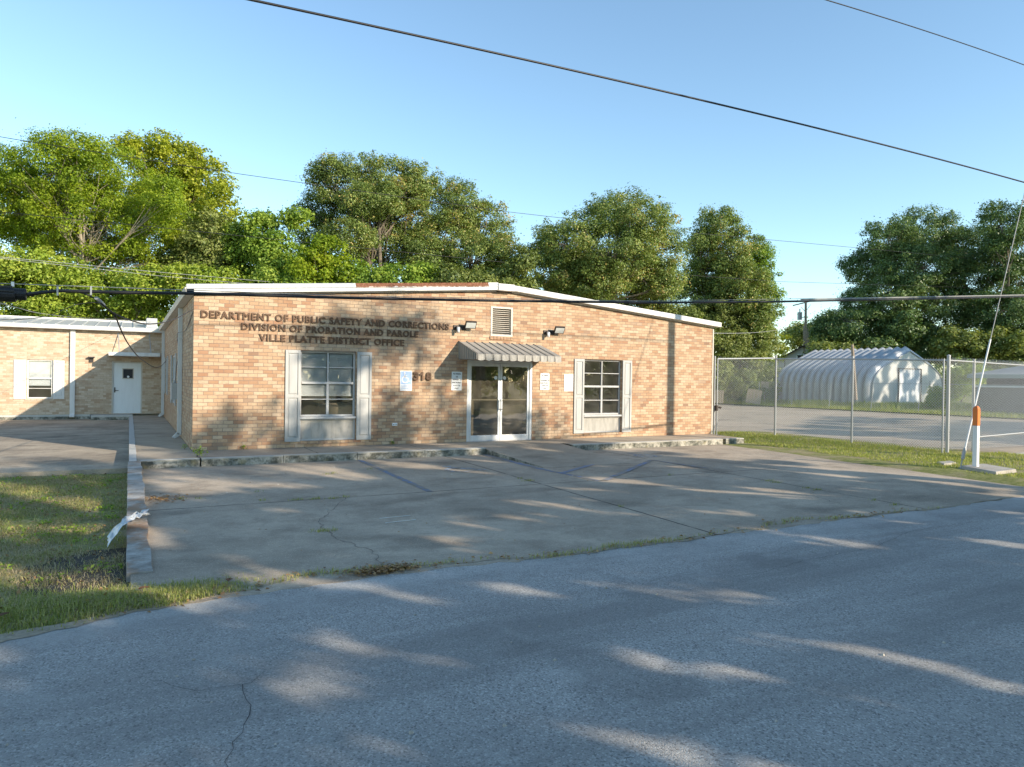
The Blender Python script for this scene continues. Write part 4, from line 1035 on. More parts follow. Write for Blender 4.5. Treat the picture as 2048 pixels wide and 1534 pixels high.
wire('power_line', 'thick dark power line crossing the sky from upper left to right', quad3((-2.0, 6.03), (6.5, 6.34), (PX, 6.44)), .0155, M['black_rubber'])
wire('power_line', 'thin power line in the upper right corner of the sky', quad3((6.0, 8.50), (12, 8.95), (PX, 9.20)), .010, M['black_rubber'])
Y2 = 24.0
wire('distribution_wire', 'thin dark wire high in front of the tree crowns', [(-14, Y2, 13.0), (-5.8, Y2, 12.72), (4, Y2, 12.6), (20, Y2, 12.6), (36, Y2, 13.0), (60, Y2, 14.0), (90, Y2, 15.2)], .016, M['black_rubber'])
wire('distribution_wire', 'thin dark wire halfway up the tree crowns', [(-14, Y2, 9.2), (0, Y2, 9.25), (20, Y2, 9.3), (46, Y2, 10.05), (86, Y2, 12.3)], .015, M['black_rubber'])
wire('service_wire', 'upper of two pale thin wires above the wing roof', [(-14, Y2, 7.35), (-6.7, Y2, 7.1), (0, Y2, 6.95), (8, Y2, 6.85), (14, Y2, 6.9)], .013, M['cable_grey'])
wire('service_wire', 'lower of two pale thin wires above the wing roof', [(-14, Y2, 7.32), (-6.7, Y2, 7.04), (0, Y2, 6.76), (8, Y2, 6.62), (14, Y2, 6.7)], .012, M['cable_grey'])
wire('service_wire', 'pale sagging wire from the left edge to the top of the office corner', spl([pl(0, 606, 10), pl(40, 617, 11), pl(90, 628, 12.5), pl(170, 636, 20), pl(260, 640, 27), pl(320, 645, 30)]), .006, M['cable_grey'])
wire('service_wire', 'pale thin wire from the pole in the back down to the right roof corner', sag((15.3, 2, 3.4), tuple(at(1597, 648, 78)), .4), .014, M['cable_grey'])

# ------------------------------------------------------------------ quonset shed
qs = thing('quonset_shed', 'galvanised arched metal shed with a ribbed shell and a white roll up door', 'shed', (51, 20, -.15))
cx, hw, ze, zp = 50.95, 4.36, 2.3, 4.24
def arch(t, s=1.0):
    """outline from the left foot (t = 0) over the peak (t = .5) to the right foot"""
    P = [(-1, -.2), (-1, 1.55), (-.965, 2.15), (-.86, 2.62), (-.70, 3.0), (-.35, 3.66), (0, zp)]
    P = P+[(-x, z) for x, z in P[-2::-1]]
    D = [0]
    for a, b_ in zip(P[:-1], P[1:]): D.append(D[-1]+math.hypot((b_[0]-a[0])*hw, b_[1]-a[1]))
    d = t*D[-1]
    for i in range(len(P)-1):
        if d <= D[i+1]+1e-9:
            u = (d-D[i])/(D[i+1]-D[i]); x = P[i][0]+(P[i+1][0]-P[i][0])*u; z = P[i][1]+(P[i+1][1]-P[i][1])*u; break
    return cx+x*hw*s, z if s == 1 else (z+.2)*s-.2
mb = MB(); nr, ns = 56, 14
qy0, qy1 = 16.05, 24.7
for r in range(ns):
    for j in range(6):
        ya, yb = qy0+(qy1-qy0)*(r+j/6)/ns, qy0+(qy1-qy0)*(r+(j+1)/6)/ns
        sa, sb = 1+.085*abs(math.sin(math.pi*j/6))**.8, 1+.085*abs(math.sin(math.pi*(j+1)/6))**.8
        for k in range(nr):
            (x0, z0), (x1, z1) = arch(k/nr, sa), arch((k+1)/nr, sa); (x2, z2), (x3, z3) = arch((k+1)/nr, sb), arch(k/nr, sb)
            mb.poly([(x0, ya, z0), (x1, ya, z1), (x2, yb, z2), (x3, yb, z3)])
M['shed'] = mat_paint('aged_galvanised_sheet', (.40,.415,.425), .45, .55, (.20,.185,.16), .45)
M['shed_front'] = mat_paint('pale_shed_front', (.50,.50,.47), .6, .4, (.27,.25,.21))
mb.build('shell', M['shed'], qs, smooth=True)
mb = MB(); mb.poly([(*arch(k/40)[:1], 16.0, arch(k/40)[1]) for k in range(41)][::-1])
mb.build('end_wall', M['shed_front'], qs); mb = MB(); mb.poly([(*arch(k/40)[:1], qy1, arch(k/40)[1]) for k in range(41)]); mb.build('end_wall', M['shed_front'], qs)
mb = MB(); mb.tube([(arch(k/40)[0], 15.98, arch(k/40)[1]) for k in range(41)], .05, 6); mb.build('rim', M['shed'], qs)
mb = MB(); dz = np.linspace(-.1, 2.85, 34)
for a, b_ in zip(dz[:-1], dz[1:]): mb.hexa([(49.62, 15.93, a), (52.30, 15.93, a), (52.30, 15.99, a), (49.62, 15.99, a), (49.62, 15.955, b_-.004), (52.30, 15.955, b_-.004), (52.30, 15.99, b_-.004), (49.62, 15.99, b_-.004)])
mb.build('roll_door', M['shed'], qs)
mb = MB(); mb.box((49.56, 15.90, -.1), (49.61, 15.995, 2.92)); mb.box((52.31, 15.88, -.1), (52.37, 15.995, 2.92)); mb.box((49.61, 15.88, 2.87), (52.31, 15.995, 2.92)); mb.build('door_frame', M['siding_grey'], qs)
mb = MB(); mb.box((53.6, 15.955, -.1), (54.5, 15.995, 1.95)); mb.build('side_door', M['shed_front'], qs, bevel=.01)
mb = MB()
for x in (53.56, 54.5): mb.box((x, 15.945, -.1), (x+.04, 15.998, 1.99))
mb.box((53.60, 15.945, 1.95), (54.5, 15.998, 1.99)); mb.build('side_door_frame', M['galv'], qs)

# ------------------------------------------------------------------ house, long shed, poles, yard clutter
hc = at(1607, 700, 82)
M['teal'] = mat_paint('teal_fascia', (.26,.33,.32), .6, .2)
hs = thing('gabled_house', 'small pale house with a dark roof far behind the arched shed', 'house', (hc[0], hc[1], 0))
R2 = Matrix.Rotation(RAD(-52), 3, 'Z'); H0 = Vector((hc[0], hc[1], 0))
def L(x, y, z): return H0+R2@Vector((x, y, z))
w2, e, pk, dp = 3.4, 4.0, 5.95, 12
MB().poly([L(-w2, 0, -.2), L(w2, 0, -.2), L(w2, 0, e), L(0, 0, pk), L(-w2, 0, e)]).poly([L(-w2, 0, -.2), L(-w2, dp, -.2), L(-w2, dp, e), L(-w2, 0, e)][::-1]).poly([L(w2, 0, -.2), L(w2, dp, -.2), L(w2, dp, e), L(w2, 0, e)]).poly([L(-w2, dp, -.2), L(w2, dp, -.2), L(w2, dp, e), L(0, dp, pk), L(-w2, dp, e)][::-1]).build('wall', M['siding'], hs)
mb = MB()
for s_ in (-1, 1):
    o_ = .35; k = (pk-e)/w2
    A = [L(s_*(w2+o_), -.35, e-k*o_+.02), L(s_*(w2+o_), dp, e-k*o_+.02), L(0, dp, pk+.02), L(0, -.35, pk+.02)]
    mb.hexa(A+[p+Vector((0, 0, .14)) for p in A])
mb.build('roof', M['dark_roof'], hs)
mb = MB()
for a, b_ in ((-.75, .75),): 
    for p, q, c, d in ((a, a+.12, 4.0, 5.0), (b_-.12, b_, 4.0, 5.0), (-.04, .04, 4.0, 5.0), (a, b_, 3.95, 4.05), (a, b_, 4.95, 5.05), (a, b_, 4.47, 4.53)):
        mb.hexa([L(p, -.06, c), L(q, -.06, c), L(q, -.005, c), L(p, -.005, c), L(p, -.06, d), L(q, -.06, d), L(q, -.005, d), L(p, -.005, d)])
wn = mb.build('window', M['sign_white'], hs)
MB().poly([L(-.7, -.02, 4.0), L(.7, -.02, 4.0), L(.7, -.02, 5.0), L(-.7, -.02, 5.0)]).build('pane', M['black'], wn)
ls = thing('long_shed', 'long low brown grey shed with teal fascia and white rail behind the gate', 'shed', (48.5, 1, 0))
MB().box((47.6, -12, -.2), (54, 9.4, 1.58)).build('wall', M['siding_grey'], ls)
MB().box((47.40, -12, 1.585), (47.62, 9.5, 1.70)).build('white_rail', M['sign_white'], ls)
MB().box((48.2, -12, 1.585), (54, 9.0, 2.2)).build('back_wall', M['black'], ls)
MB().box((47.0, -12.2, 2.16), (47.1, 9.6, 2.40)).build('fascia', M['teal'], ls)
MB().hexa([(47.105, -12.2, 2.36), (55, -12.2, 3.2), (55, 9.6, 3.2), (47.105, 9.6, 2.36), (47.105, -12.2, 2.42), (55, -12.2, 3.28), (55, 9.6, 3.28), (47.105, 9.6, 2.42)]).build('roof', M['shed'], ls)
mb = MB()
for y in (9.3, 4.2, -1, -6): mb.box((47.12, y-.05, -.2), (47.22, y+.05, 2.36))
mb.build('porch_post', M['siding_grey'], ls)
P0 = at(1612, 700, 84)
bp = thing('wooden_power_pole', 'wooden pole with a crossarm and transformer behind the arched shed', 'utility pole', (P0[0], P0[1], 0))
MB().tube([(P0[0], P0[1], -.3), tuple(at(1611.5, 605, 84))], [.19, .13], 8).build('pole', M['wood_pole'], bp)
a_, b_ = at(1586, 611, 84), at(1627, 601, 84.6); MB().tube([a_, b_], .075, 6).build('crossarm', M['wood_pole'], bp)
c_ = Vector(at(1599.5, 632, 84)); mb = MB(); mb.tube([c_+Vector((0, 0, -.45)), c_+Vector((0, 0, .45))], .27, 10); mb.tube([c_+Vector((0, 0, .45)), c_+Vector((0, 0, .85))], .07, 6); mb.tube([c_+Vector((0, 0, -.2)), Vector(at(1611, 634, 84))], .05, 5); mb.build('transformer', M['galv'], bp)
mb = MB(); mb.tube([at(1602, 614, 84), at(1611, 624, 84)], .03, 5); mb.tube([at(1621, 609, 84.3), at(1611, 624, 84)], .03, 5); mb.build('brace', M['galv'], bp)
for i, (pa, pb, r, lb) in enumerate((((1618.5, 708), (1614, 655), .13, 'short leaning wooden pole just right of the crossarm pole'), ((1608.5, 712), (1607, 652), .075, 'thin pale pole just left of the crossarm pole'))):
    A = at(*pa, 82); B = at(*pb, 82); A2 = np.array(A)+(np.array(A)-np.array(B))*1.6
    o = MB().tube([A2, B], r, 7).build('wooden_stub_pole', M['wood_pole']); tag(o, lb, 'pole')
A, B = at(1712, 800, 44), at(1704.5, 689, 44); o = MB().tube([A, B], [.10, .085], 8).build('leaning_post', M['wood_pole']); tag(o, 'leaning dark wooden post sticking up beside the fence post before the shed', 'post')
M['board'] = M['wood_grey']
for (px, py, d, w_, h_, lb) in ((1437, 777, 55, .8, 1.0, 'upright wooden pallet boards at the left beside the brick corner'), (1508, 777, 55, 1.1, 1.1, 'tilted wooden crate panel in the weeds left of the arched shed'), (1530, 758, 58, .6, .55, 'small pale board leaning in the brush by the shed')):
    c = Vector(at(px, py, d)); c.z = max(c.z, h_/2); c.z = h_/2+.05 if 'small' not in lb else 1.5
    Rz = Matrix.Rotation(RAD(-52), 3, 'Z') @ Matrix.Rotation(RAD(8 if 'tilted' in lb else 2), 3, 'Y')
    mb = MB()
    for k in range(5): mb.obox(c+Rz@Vector(((k-2)*w_/5, 0, 0)), (w_/5-.03, .04, h_), Rz)
    for z in (-.35, .35): mb.obox(c+Rz@Vector((0, .045, z*h_)), (w_, .045, .1), Rz)
    if 'small' in lb: mb.obox(c+Rz@Vector((0, .1, -1.0)), (.08, .08, 1.9), Rz)
    o = mb.build('board_panel', M['board']); tag(o, lb, 'boards')

# ------------------------------------------------------------------ trees
def leaves(C, Nrm, size, rng, aspect=.62):
    """leaf quads at centres C with rough normals Nrm"""
    n = len(C)
    nn = Nrm+rng.normal(0, .55, (n, 3)); nn /= np.linalg.norm(nn, axis=1, keepdims=True)+1e-9
    t = rng.normal(0, 1, (n, 3)); t -= nn*np.sum(t*nn, 1, keepdims=True); t /= np.linalg.norm(t, axis=1, keepdims=True)+1e-9
    b = np.cross(nn, t); s = size*rng.uniform(.6, 1.35, (n, 1))
    fold = nn*s*.18
    V = np.stack([C-t*s*.5, C-b*s*.5*aspect+fold, C+t*s*.5, C+b*s*.5*aspect+fold], 1)
    return V.reshape(-1, 3), np.arange(4*n).reshape(n, 4)
def make_tree(name, label, lobes, base, leaf, nper=1.0, size=.2, bark='bark', seed=1, tr=.2, clump=.55, group=None, cat='tree', limbs=True, gap=.0, flat=.7, top=None, trunkpart='trunk'):
    """lobes: (centre xyz, radii xyz). Leaves sit in clumps scattered through the lobes; limbs reach the clumps."""
    rng = np.random.default_rng(seed)
    CC, NN, TT, tips = [], [], [], []
    ctr = np.mean([l[0] for l in lobes], 0)
    for c, r in lobes:
        c = np.asarray(c, float); r = np.asarray(r, float)
        area = math.pi*r[0]*r[2]; k = max(8, int(area*4.6/(clump**2*3.14)*(1-gap)))
        d = rng.normal(0, 1, (k, 3)); d /= np.linalg.norm(d, axis=1, keepdims=True)
        rad = rng.uniform(.30, 1.0, (k, 1))**.45
        P = c+d*rad*r*(1+rng.normal(0, .07, (k, 1)))
        ke = int(k*.22); de = rng.normal(0, 1, (ke, 3)); de[:, 2] = np.abs(de[:, 2])*.9-.2; de /= np.linalg.norm(de, axis=1, keepdims=True)
        P = np.concatenate([P, c+de*rng.uniform(1.0, 1.22, (ke, 1))*r]); d = np.concatenate([d, de]); lt = rng.normal(0, .07)
        for iq, (p, dd) in enumerate(zip(P, d)):
            rc = clump*(rng.uniform(.45, 1.5) if iq < k else rng.uniform(.25, .55)); n = int(nper*rc*rc*430/(size/.2)**1.8)
            q = rng.normal(0, 1, (n, 3)); q /= np.linalg.norm(q, axis=1, keepdims=True)
            q *= rng.uniform(.25, 1.0, (n, 1))**.5
            X = p+q*np.array([1, 1, flat])*rc*(1+rng.exponential(.30, (n, 1))*(rng.random((n, 1)) < .45))
            tone = rng.normal(0, .15)+lt
            CC.append(X); NN.append(q*.7+dd*.35+np.array([0, 0, .55])); TT.append(np.clip(.5+tone+rng.normal(0, .17, n), 0, 1)); tips.append(p)
    CC = np.concatenate(CC); NN = np.concatenate(NN); TT = np.concatenate(TT)
    V, F = leaves(CC, NN, size, rng)
    o = thing(name, label, cat, base, group)
    fast('crown', V, F, LEAF[leaf], o, TT)
    if limbs:
        mb = MB(); base = Vector(base); zc = max(base.z+1.5, min(l[0][2]-l[1][2]*.3 for l in lobes))
        tp = Vector(top) if top is not None else Vector((ctr[0], ctr[1], ctr[2]))
        trunk = spl([base-Vector((0, 0, .3)), base.lerp(tp, .35)+Vector(rng.normal(0, .12, 3)), base.lerp(tp, .7)+Vector(rng.normal(0, .18, 3)), tp], 5)
        nT = len(trunk); mb.tube(trunk, [tr*(1-.72*i/(nT-1)) for i in range(nT)], 8)
        for c, r in lobes:
            c = Vector(c); i0 = int(nT*rng.uniform(.5, .9)); s = trunk[i0]
            mid = s.lerp(c, .55)+Vector((0, 0, -.12*(c-s).length))+Vector(rng.normal(0, .25, 3))
            lb = spl([s, mid, c], 4); mb.tube(lb, [tr*.22*(1-.78*i/(len(lb)-1)) for i in range(len(lb))], 6)
            near = [Vector(p) for p in tips if sum(((p[q]-c[q])/r[q])**2 for q in range(3)) < 1.25]
            for p in near[::4]:
                j = lb[rng.integers(len(lb)//3, len(lb))]; m1 = j.lerp(p, .5)+Vector(rng.normal(0, .15, 3))
                mb.tube([j, m1, p], [tr*.11, tr*.07, tr*.025], 4, False)
        mb.build(trunkpart, M[bark], o)
    return o
def PXL(lobes, d, depth=1.0, jit=.0, seed=0):
    """lobes given as photo pixels (x, y, rx, ry) on a tree d metres away -> world lobes"""
    out = []; rng = random.Random(seed)
    for x, y, rx, ry in lobes:
        dd = d+rng.uniform(-jit, jit); s = dd/FPX; out.append((at(x, y, dd), (rx*s, max(rx, ry)*s*depth, ry*s)))
    return out
def ground_under(px, d):
    p = at(px, 780, d); return (p[0], p[1], -.25)
T = make_tree
BG = 'trees behind the buildings'
T('broadleaf_tree', 'large bright yellow green tree with a pale trunk above the wing roof', PXL([(110,345,105,62),(225,360,85,72),(300,455,62,85),(190,450,110,75),(20,395,95,80),(110,420,110,80),(255,520,85,50),(60,490,90,50),(330,400,40,60),(150,300,60,30)], 44, .9, 3, 1), ground_under(179, 42), 'bright', .7, .125, 'bark_pale', 3, .24, .52, BG, top=at(158, 415, 42.3))
T('broadleaf_tree', 'golden green large leaved tree rising behind the bright tree', PXL([(330,325,70,52),(395,365,62,68),(435,425,40,52),(285,300,48,30),(360,430,80,70),(400,490,55,50)], 54, .9, 2, 2), ground_under(370, 54), 'gold', .8, .23, 'bark', 4, .3, .65, BG)
T('broadleaf_tree', 'dull olive green tree between the bright tree and the tall oak', PXL([(425,490,62,62),(385,540,70,42),(470,545,55,45)], 46, .9, 2, 3), ground_under(430, 46), 'olive', 1.2, .17, 'bark', 5, .2, .5, BG)
T('broadleaf_tree', 'mid green slender tree just left of the tall oak', PXL([(520,460,34,40),(545,500,50,48),(505,525,48,45),(590,430,28,22),(575,540,52,34),(480,470,25,30)], 45, .9, 2, 4), ground_under(530, 45), 'mid', 1.1, .19, 'bark', 6, .18, .5, BG)
T('oak_tree', 'tall open oak with visible limbs behind the lettered wall', PXL([(685,365,62,50),(770,352,66,42),(840,372,48,45),(640,420,44,36),(735,420,70,42),(820,440,55,50),(700,475,60,40),(660,345,36,26),(770,490,70,48),(850,510,55,45),(640,480,45,40),(740,400,60,40),(790,395,60,40)], 48, .9, 2.5, 5), ground_under(760, 48), 'oak', .72, .125, 'bark', 7, .30, .44, BG, gap=.0, top=at(758, 440, 48))
T('oak_tree', 'rounded oak above the ridge of the office roof', PXL([(915,415,60,52),(970,455,52,55),(880,480,62,55),(950,520,70,42),(1000,500,30,45),(870,540,60,36),(1010,545,40,30)], 50, .9, 2.5, 6), ground_under(920, 50), 'oak', .8, .13, 'bark', 8, .32, .48, BG)
T('young_tree', 'light green young tree behind the rust stained roof edge', PXL([(650,505,44,30),(625,540,48,34),(690,545,48,30)], 41, .9, 1, 7), ground_under(650, 41), 'bright', 1.1, .17, 'bark', 9, .10, .42, BG)
T('oak_tree', 'broad dark oak dome right of the roof ridge', PXL([(1275,440,72,48),(1210,430,62,40),(1130,480,58,50),(1320,500,38,62),(1220,500,88,55),(1120,545,52,42),(1300,570,60,45),(1190,570,70,40),(1090,500,30,40),(1250,540,80,50),(1160,540,60,45),(1320,560,45,40)], 48, .95, 2.5, 8), ground_under(1215, 48), 'oak', .8, .13, 'bark', 10, .36, .48, BG, gap=.04)
T('oak_tree', 'tall oak at the right end of the office roof', PXL([(1435,455,42,42),(1400,500,36,45),(1465,505,48,50),(1425,560,60,55),(1480,580,50,60),(1390,600,40,50),(1450,640,62,45),(1510,640,40,50)], 62, .95, 2, 9), ground_under(1440, 62), 'oak', .8, .16, 'bark', 11, .30, .56, BG)
T('young_tree', 'feathery green tree at the right edge of the tall oak', PXL([(1515,505,28,34),(1530,560,24,40),(1500,545,30,40),(1540,610,18,40)], 64, .9, 1, 10), ground_under(1515, 64), 'mid', 1.0, .17, 'bark', 12, .14, .42, BG, gap=.2)
T('bushy_tree', 'bushy green tree just right of the brick corner above the gate', PXL([(1445,690,58,50),(1500,680,50,45),(1530,685,26,34),(1435,735,45,40),(1495,735,52,35),(1440,625,45,36)], 60, .8, 1.5, 11), ground_under(1480, 60), 'olive', 1.0, .16, 'bark', 13, .2, .5, BG)
T('young_tree', 'yellow green sapling left of the small pale house', PXL([(1568,684,5,18),(1563,704,7,14)], 72, .9, .3, 12), ground_under(1567, 72), 'gold', 1.0, .16, 'bark', 14, .06, .3, BG)
T('oak_tree', 'wide dark oak behind the arched shed', PXL([(1780,480,55,42),(1850,468,62,44),(1920,500,52,50),(1735,540,50,50),(1830,540,80,55),(1930,570,60,60),(1780,600,70,50),(1860,620,80,50),(1720,610,38,34),(1690,645,50,32),(1790,670,95,36),(1650,655,28,26)], 76, .9, 4, 13), ground_under(1845, 76), 'dark', .85, .19, 'bark_pale', 15, .45, .72, BG, gap=.06)
T('oak_tree', 'dark oak cut by the right edge of the photo', PXL([(2010,450,40,52),(2050,480,50,70),(1990,530,36,50),(2040,570,50,60),(2000,620,45,50),(2050,660,50,50),(1960,660,45,40)], 70, .95, 3, 14), ground_under(2025, 70), 'dark', .85, .18, 'bark', 16, .4, .7, BG)
T('broadleaf_tree', 'distant low tree behind the crossarm pole', PXL([(1590,672,32,22),(1625,665,34,24),(1650,680,30,24)], 115, .9, 3, 15), ground_under(1605, 115), 'olive', 1.0, .4, 'bark', 17, .3, 1.1, BG)
BU = 'bushes behind the buildings'
T('vine_covered_bush', 'bright vine covered bank of leaves above the left end of the wing', PXL([(50,540,85,45),(130,575,75,48),(20,600,60,55),(110,625,70,40)], 40, .8, 1.5, 16), ground_under(70, 40), 'vine', 1.25, .17, 'bark', 18, .12, .5, BU, 'bush')
T('vine_covered_bush', 'bright vine covered bank of leaves beside the office eave', PXL([(215,585,70,38),(270,600,50,40),(205,630,60,34),(300,570,45,30),(310,625,40,34)], 40, .8, 1.5, 17), ground_under(240, 40), 'vine', 1.25, .17, 'bark', 19, .12, .5, BU, 'bush')
T('shrub', 'yellow tinged shrub above the left end of the office roof', PXL([(400,565,62,26),(470,570,50,22),(350,560,40,30)], 40, .8, 1, 18), ground_under(410, 40), 'vine', 1.1, .16, 'bark', 20, .08, .45, BU, 'bush')
T('shrub', 'green shrub behind the white half of the roof edge', PXL([(560,565,48,24),(520,575,45,20),(610,575,40,20)], 40, .8, 1, 19), ground_under(560, 40), 'mid', 1.1, .16, 'bark', 21, .08, .45, BU, 'bush')
T('shrub', 'green thicket behind the rusted roof trim', PXL([(740,555,52,28),(800,560,48,26),(700,570,40,18),(850,560,40,28)], 41, .8, 1, 20), ground_under(770, 41), 'mid', 1.15, .17, 'bark', 22, .08, .45, BU, 'bush')
T('shrub', 'olive thicket behind the roof ridge', PXL([(910,560,48,26),(970,560,48,24),(1035,560,38,30),(1045,520,22,26)], 42, .8, 1, 21), ground_under(960, 42), 'olive', 1.15, .17, 'bark', 23, .08, .45, BU, 'bush')
T('shrub', 'olive thicket behind the long right slope of the roof', PXL([(1110,590,55,30),(1190,610,60,32),(1270,630,60,34),(1350,650,60,36),(1060,575,40,24)], 52, .8, 1, 28), ground_under(1210, 52), 'olive', 1.0, .18, 'bark', 30, .1, .5, BU, 'bush')
T('shrub', 'sunlit shrub under the dark oak left of the arched shed', PXL([(1660,690,36,24),(1690,705,40,20),(1640,705,30,18)], 72, .8, 2, 22), ground_under(1665, 72), 'olive', 1.1, .26, 'bark', 24, .1, .7, BU, 'bush')
T('shrub', 'shaded undergrowth behind the peak of the arched shed', PXL([(1760,695,60,28),(1850,700,60,28),(1800,655,60,30)], 70, .8, 2, 23), ground_under(1800, 70), 'dark', 1.1, .26, 'bark', 25, .1, .7, BU, 'bush')
T('shrub', 'patchy green shrubs behind the long shed', PXL([(1940,700,45,34),(2000,695,50,36),(2050,700,40,36),(1905,690,35,35)], 66, .8, 2, 24), ground_under(1980, 66), 'olive', 1.1, .25, 'bark', 26, .1, .65, BU, 'bush')
T('shrub', 'yellow green bush between the arched shed and the long shed', PXL([(1925,750,24,32),(1905,775,26,26),(1945,755,16,26)], 58, .8, 1, 25), ground_under(1922, 58), 'vine', 1.2, .18, 'bark', 27, .08, .5, BU, 'bush')
T('shrub', 'small round bush at the right corner of the arched shed', PXL([(1880,792,20,18),(1868,800,16,12)], 51, .8, .5, 26), ground_under(1878, 51), 'mid', 1.4, .12, 'bark', 28, .05, .3, BU, 'bush')
T('shrub', 'dark brush behind the wooden boards by the gate', PXL([(1440,765,34,30),(1480,768,40,32),(1530,775,34,30),(1425,740,30,30)], 58.5, .8, 1, 27), ground_under(1485, 60), 'olive', 1.1, .17, 'bark', 29, .06, .5, BU, 'bush')
# trees across the road, behind the camera: they shade the road and dapple the front wall
def AB(a, b, t): return (a*.861+t*.509, a*.509-t*.861, (b+.355*t)/.935)
SH = 'trees across the road'
def nz(x, y, s, ph=0):
    return (np.sin(x*s+ph)+np.sin(y*s*1.13+ph*2)+np.sin((x+y)*s*.71+1.3+ph)+np.sin((x-y*1.4)*s*.57+ph*.7))/4
def canopy(label, t0, box, cover, a0, seed, leaf='oak', rc=.42, size=.22, wob=2.0, tr=.28):
    """a crown made of opaque clumps with real gaps between them, seen along the sun direction as the plane (a, b)"""
    rng = np.random.default_rng(seed); C = []; tips = []
    st_ = rc*.62; A, B = np.meshgrid(np.arange(box[0], box[1], st_), np.arange(box[2], box[3], st_)); A = A.ravel(); B = B.ravel()
    A = A+rng.uniform(-.3, .3, A.size)*st_; B = B+rng.uniform(-.3, .3, B.size)*st_
    f = nz(A, B*1.15, wob, seed*.37)*.62+nz(A, B, wob*2.4, seed*.11)*.38
    f = nz(A*1.7, B*.8, wob*1.5, seed*.37)*.55+nz(A*1.4, B, wob*3.4, seed*.11)*.45
    if wob < 2.2: f = np.where(B < -2.6, nz(A, B*2.6, 6.6, seed*.53)*.6+nz(A*1.2, B*2.2, 3.4, seed*.2)*.4, f)
    rank = np.argsort(np.argsort(f))/f.size
    for a, b, q in zip(A, B, rank):
        if q > cover(a, b): continue
        p = np.array(AB(a, b, t0+rng.uniform(-2.2, 2.2))); tips.append(p); soft = b > -1.7 and wob < 2.2; r2 = rc*(1.5 if soft else .72); n = int(170*(.26/size)**2*(rc/.62)**2*(.62 if soft else 1))
        d = rng.normal(0, 1, (n, 3)); d /= np.linalg.norm(d, axis=1, keepdims=True); C.append(p+d*rng.uniform(.1, 1, (n, 1))**.5*r2*rng.uniform(.75, 1.15))
    C = np.concatenate(C); V, F = leaves(C, np.tile([0, 0, .5], (len(C), 1)), size, rng)
    x, y, _ = AB(a0, -10, t0); o = thing('shade_tree', label, 'tree', (x, y, -.2), SH); fast('crown', V, F, LEAF[leaf], o, np.clip(rng.normal(.5, .2, len(C)), 0, 1))
    zc = float(np.mean([p[2] for p in tips])); mb = MB(); top = Vector((x, y, zc)); mb.tube(spl([(x, y, -.5), (x+.2, y, zc*.4), (x-.1, y+.1, zc*.75), top], 4), [tr*(1-.05*i) for i in range(13)], 8)
    for p in tips[::9]: mb.tube([(x, y, zc*.55), Vector((x, y, zc*.6)).lerp(Vector(p), .5), p], [tr*.4, tr*.22, .02], 4, False)
    mb.build('trunk', M['bark'], o)
def cov(a, b):
    if b < -3.2: c = .58 if a > -5 else .68
    elif b < -1.7: c = .78
    elif b < .4: c = .24
    else: c = .16-.32*max(0, b-.6)
    edge = 7.2 if b < -4.4 else (8.2 if b < -.9 else 6.4)
    if a > edge-1.2: c *= max(0, (edge-a)/1.2)
    if a < 1.3 and b > 1.3: c = 0
    if 1.7 < a < 4.6 and 1.1 < b < 2.3: c = .36
    if a < -4.5: c = (.50 if b < -3 else .30)
    return c
canopy('shade tree across the road left of the camera', 25, (-14.5, -4.6, -6.6, 1.2), cov, -10, 41)
canopy('shade tree across the road behind the camera', 25, (-4.6, 1.6, -6.6, 2.5), cov, -2, 42)
canopy('shade tree across the road right of the camera', 26, (1.6, 8.4, -6.6, 2.5), cov, 4, 43)
canopy('tree beyond the right edge that dapples the arched shed', 37, (46.5, 57.5, -5.4, .6), lambda a, b: .30, 52, 44, 'dark', .55, .3, 2.4)
canopy('tree beyond the right edge that streaks the old asphalt lot', 30, (18, 34, -6.5, -3.2), lambda a, b: .34, 26, 45, 'dark', .6, .3, 1.8)
for i, (x, y, h, s_) in enumerate(((6, -39, 6, 61), (14, -41, 6.5, 62), (22, -40, 7, 63), (30, -42, 7.5, 64), (38, -41, 7.5, 65), (46, -40, 8, 66), (55, -39, 8, 67), (65, -37, 8, 68))):
    T('hedge_tree', 'dense green tree in the row beyond the far side of the road', [((x-2.5, y, h*.42), (3.2, 2.5, h*.40)), ((x+2.5, y+.5, h*.40), (3.2, 2.5, h*.38)), ((x, y, h*.72), (2.8, 2.2, h*.28))], (x, y, -.2), 'vine', .5, .42, 'bark', s_, .2, .8, 'row of trees beyond the road')
# ------------------------------------------------------------------ grass
def blades(name, label, pts, h, wdt, mat, lean=.5, seed=0, parent=None, dry=0.0):
    rng = np.random.default_rng(seed); n = len(pts); P = np.asarray(pts, float)
    ang = rng.uniform(0, 2*np.pi, n); d = np.stack([np.cos(ang), np.sin(ang), np.zeros(n)], -1); s = np.stack([-d[:, 1], d[:, 0], np.zeros(n)], -1)
    H = (h*rng.uniform(.45, 1.25, n))[:, None]; Wd = (wdt*rng.uniform(.7, 1.3, n))[:, None]; ln = (lean*rng.uniform(.2, 1.3, n))[:, None]
    up = np.array([0, 0, 1.0])
    m1 = P+up*H*.6+d*H*ln*.35; tip = P+up*H*(1-.35*ln)+d*H*ln
    V = np.stack([P-s*Wd*.5, P+s*Wd*.5, m1+s*Wd*.35, m1-s*Wd*.35, tip], 1).reshape(-1, 3)
    b = np.arange(n)[:, None]*5
    F = np.concatenate([b+np.array([0, 1, 2]), b+np.array([0, 2, 3]), b+np.array([3, 2, 4])], 0)
    t = np.clip(rng.normal(.38+dry, .24, n), 0, 1); t = np.concatenate([t, t, t])
    o = fast(name, V, F, mat, None, t); return tag(o, label, 'grass', None, 'stuff')
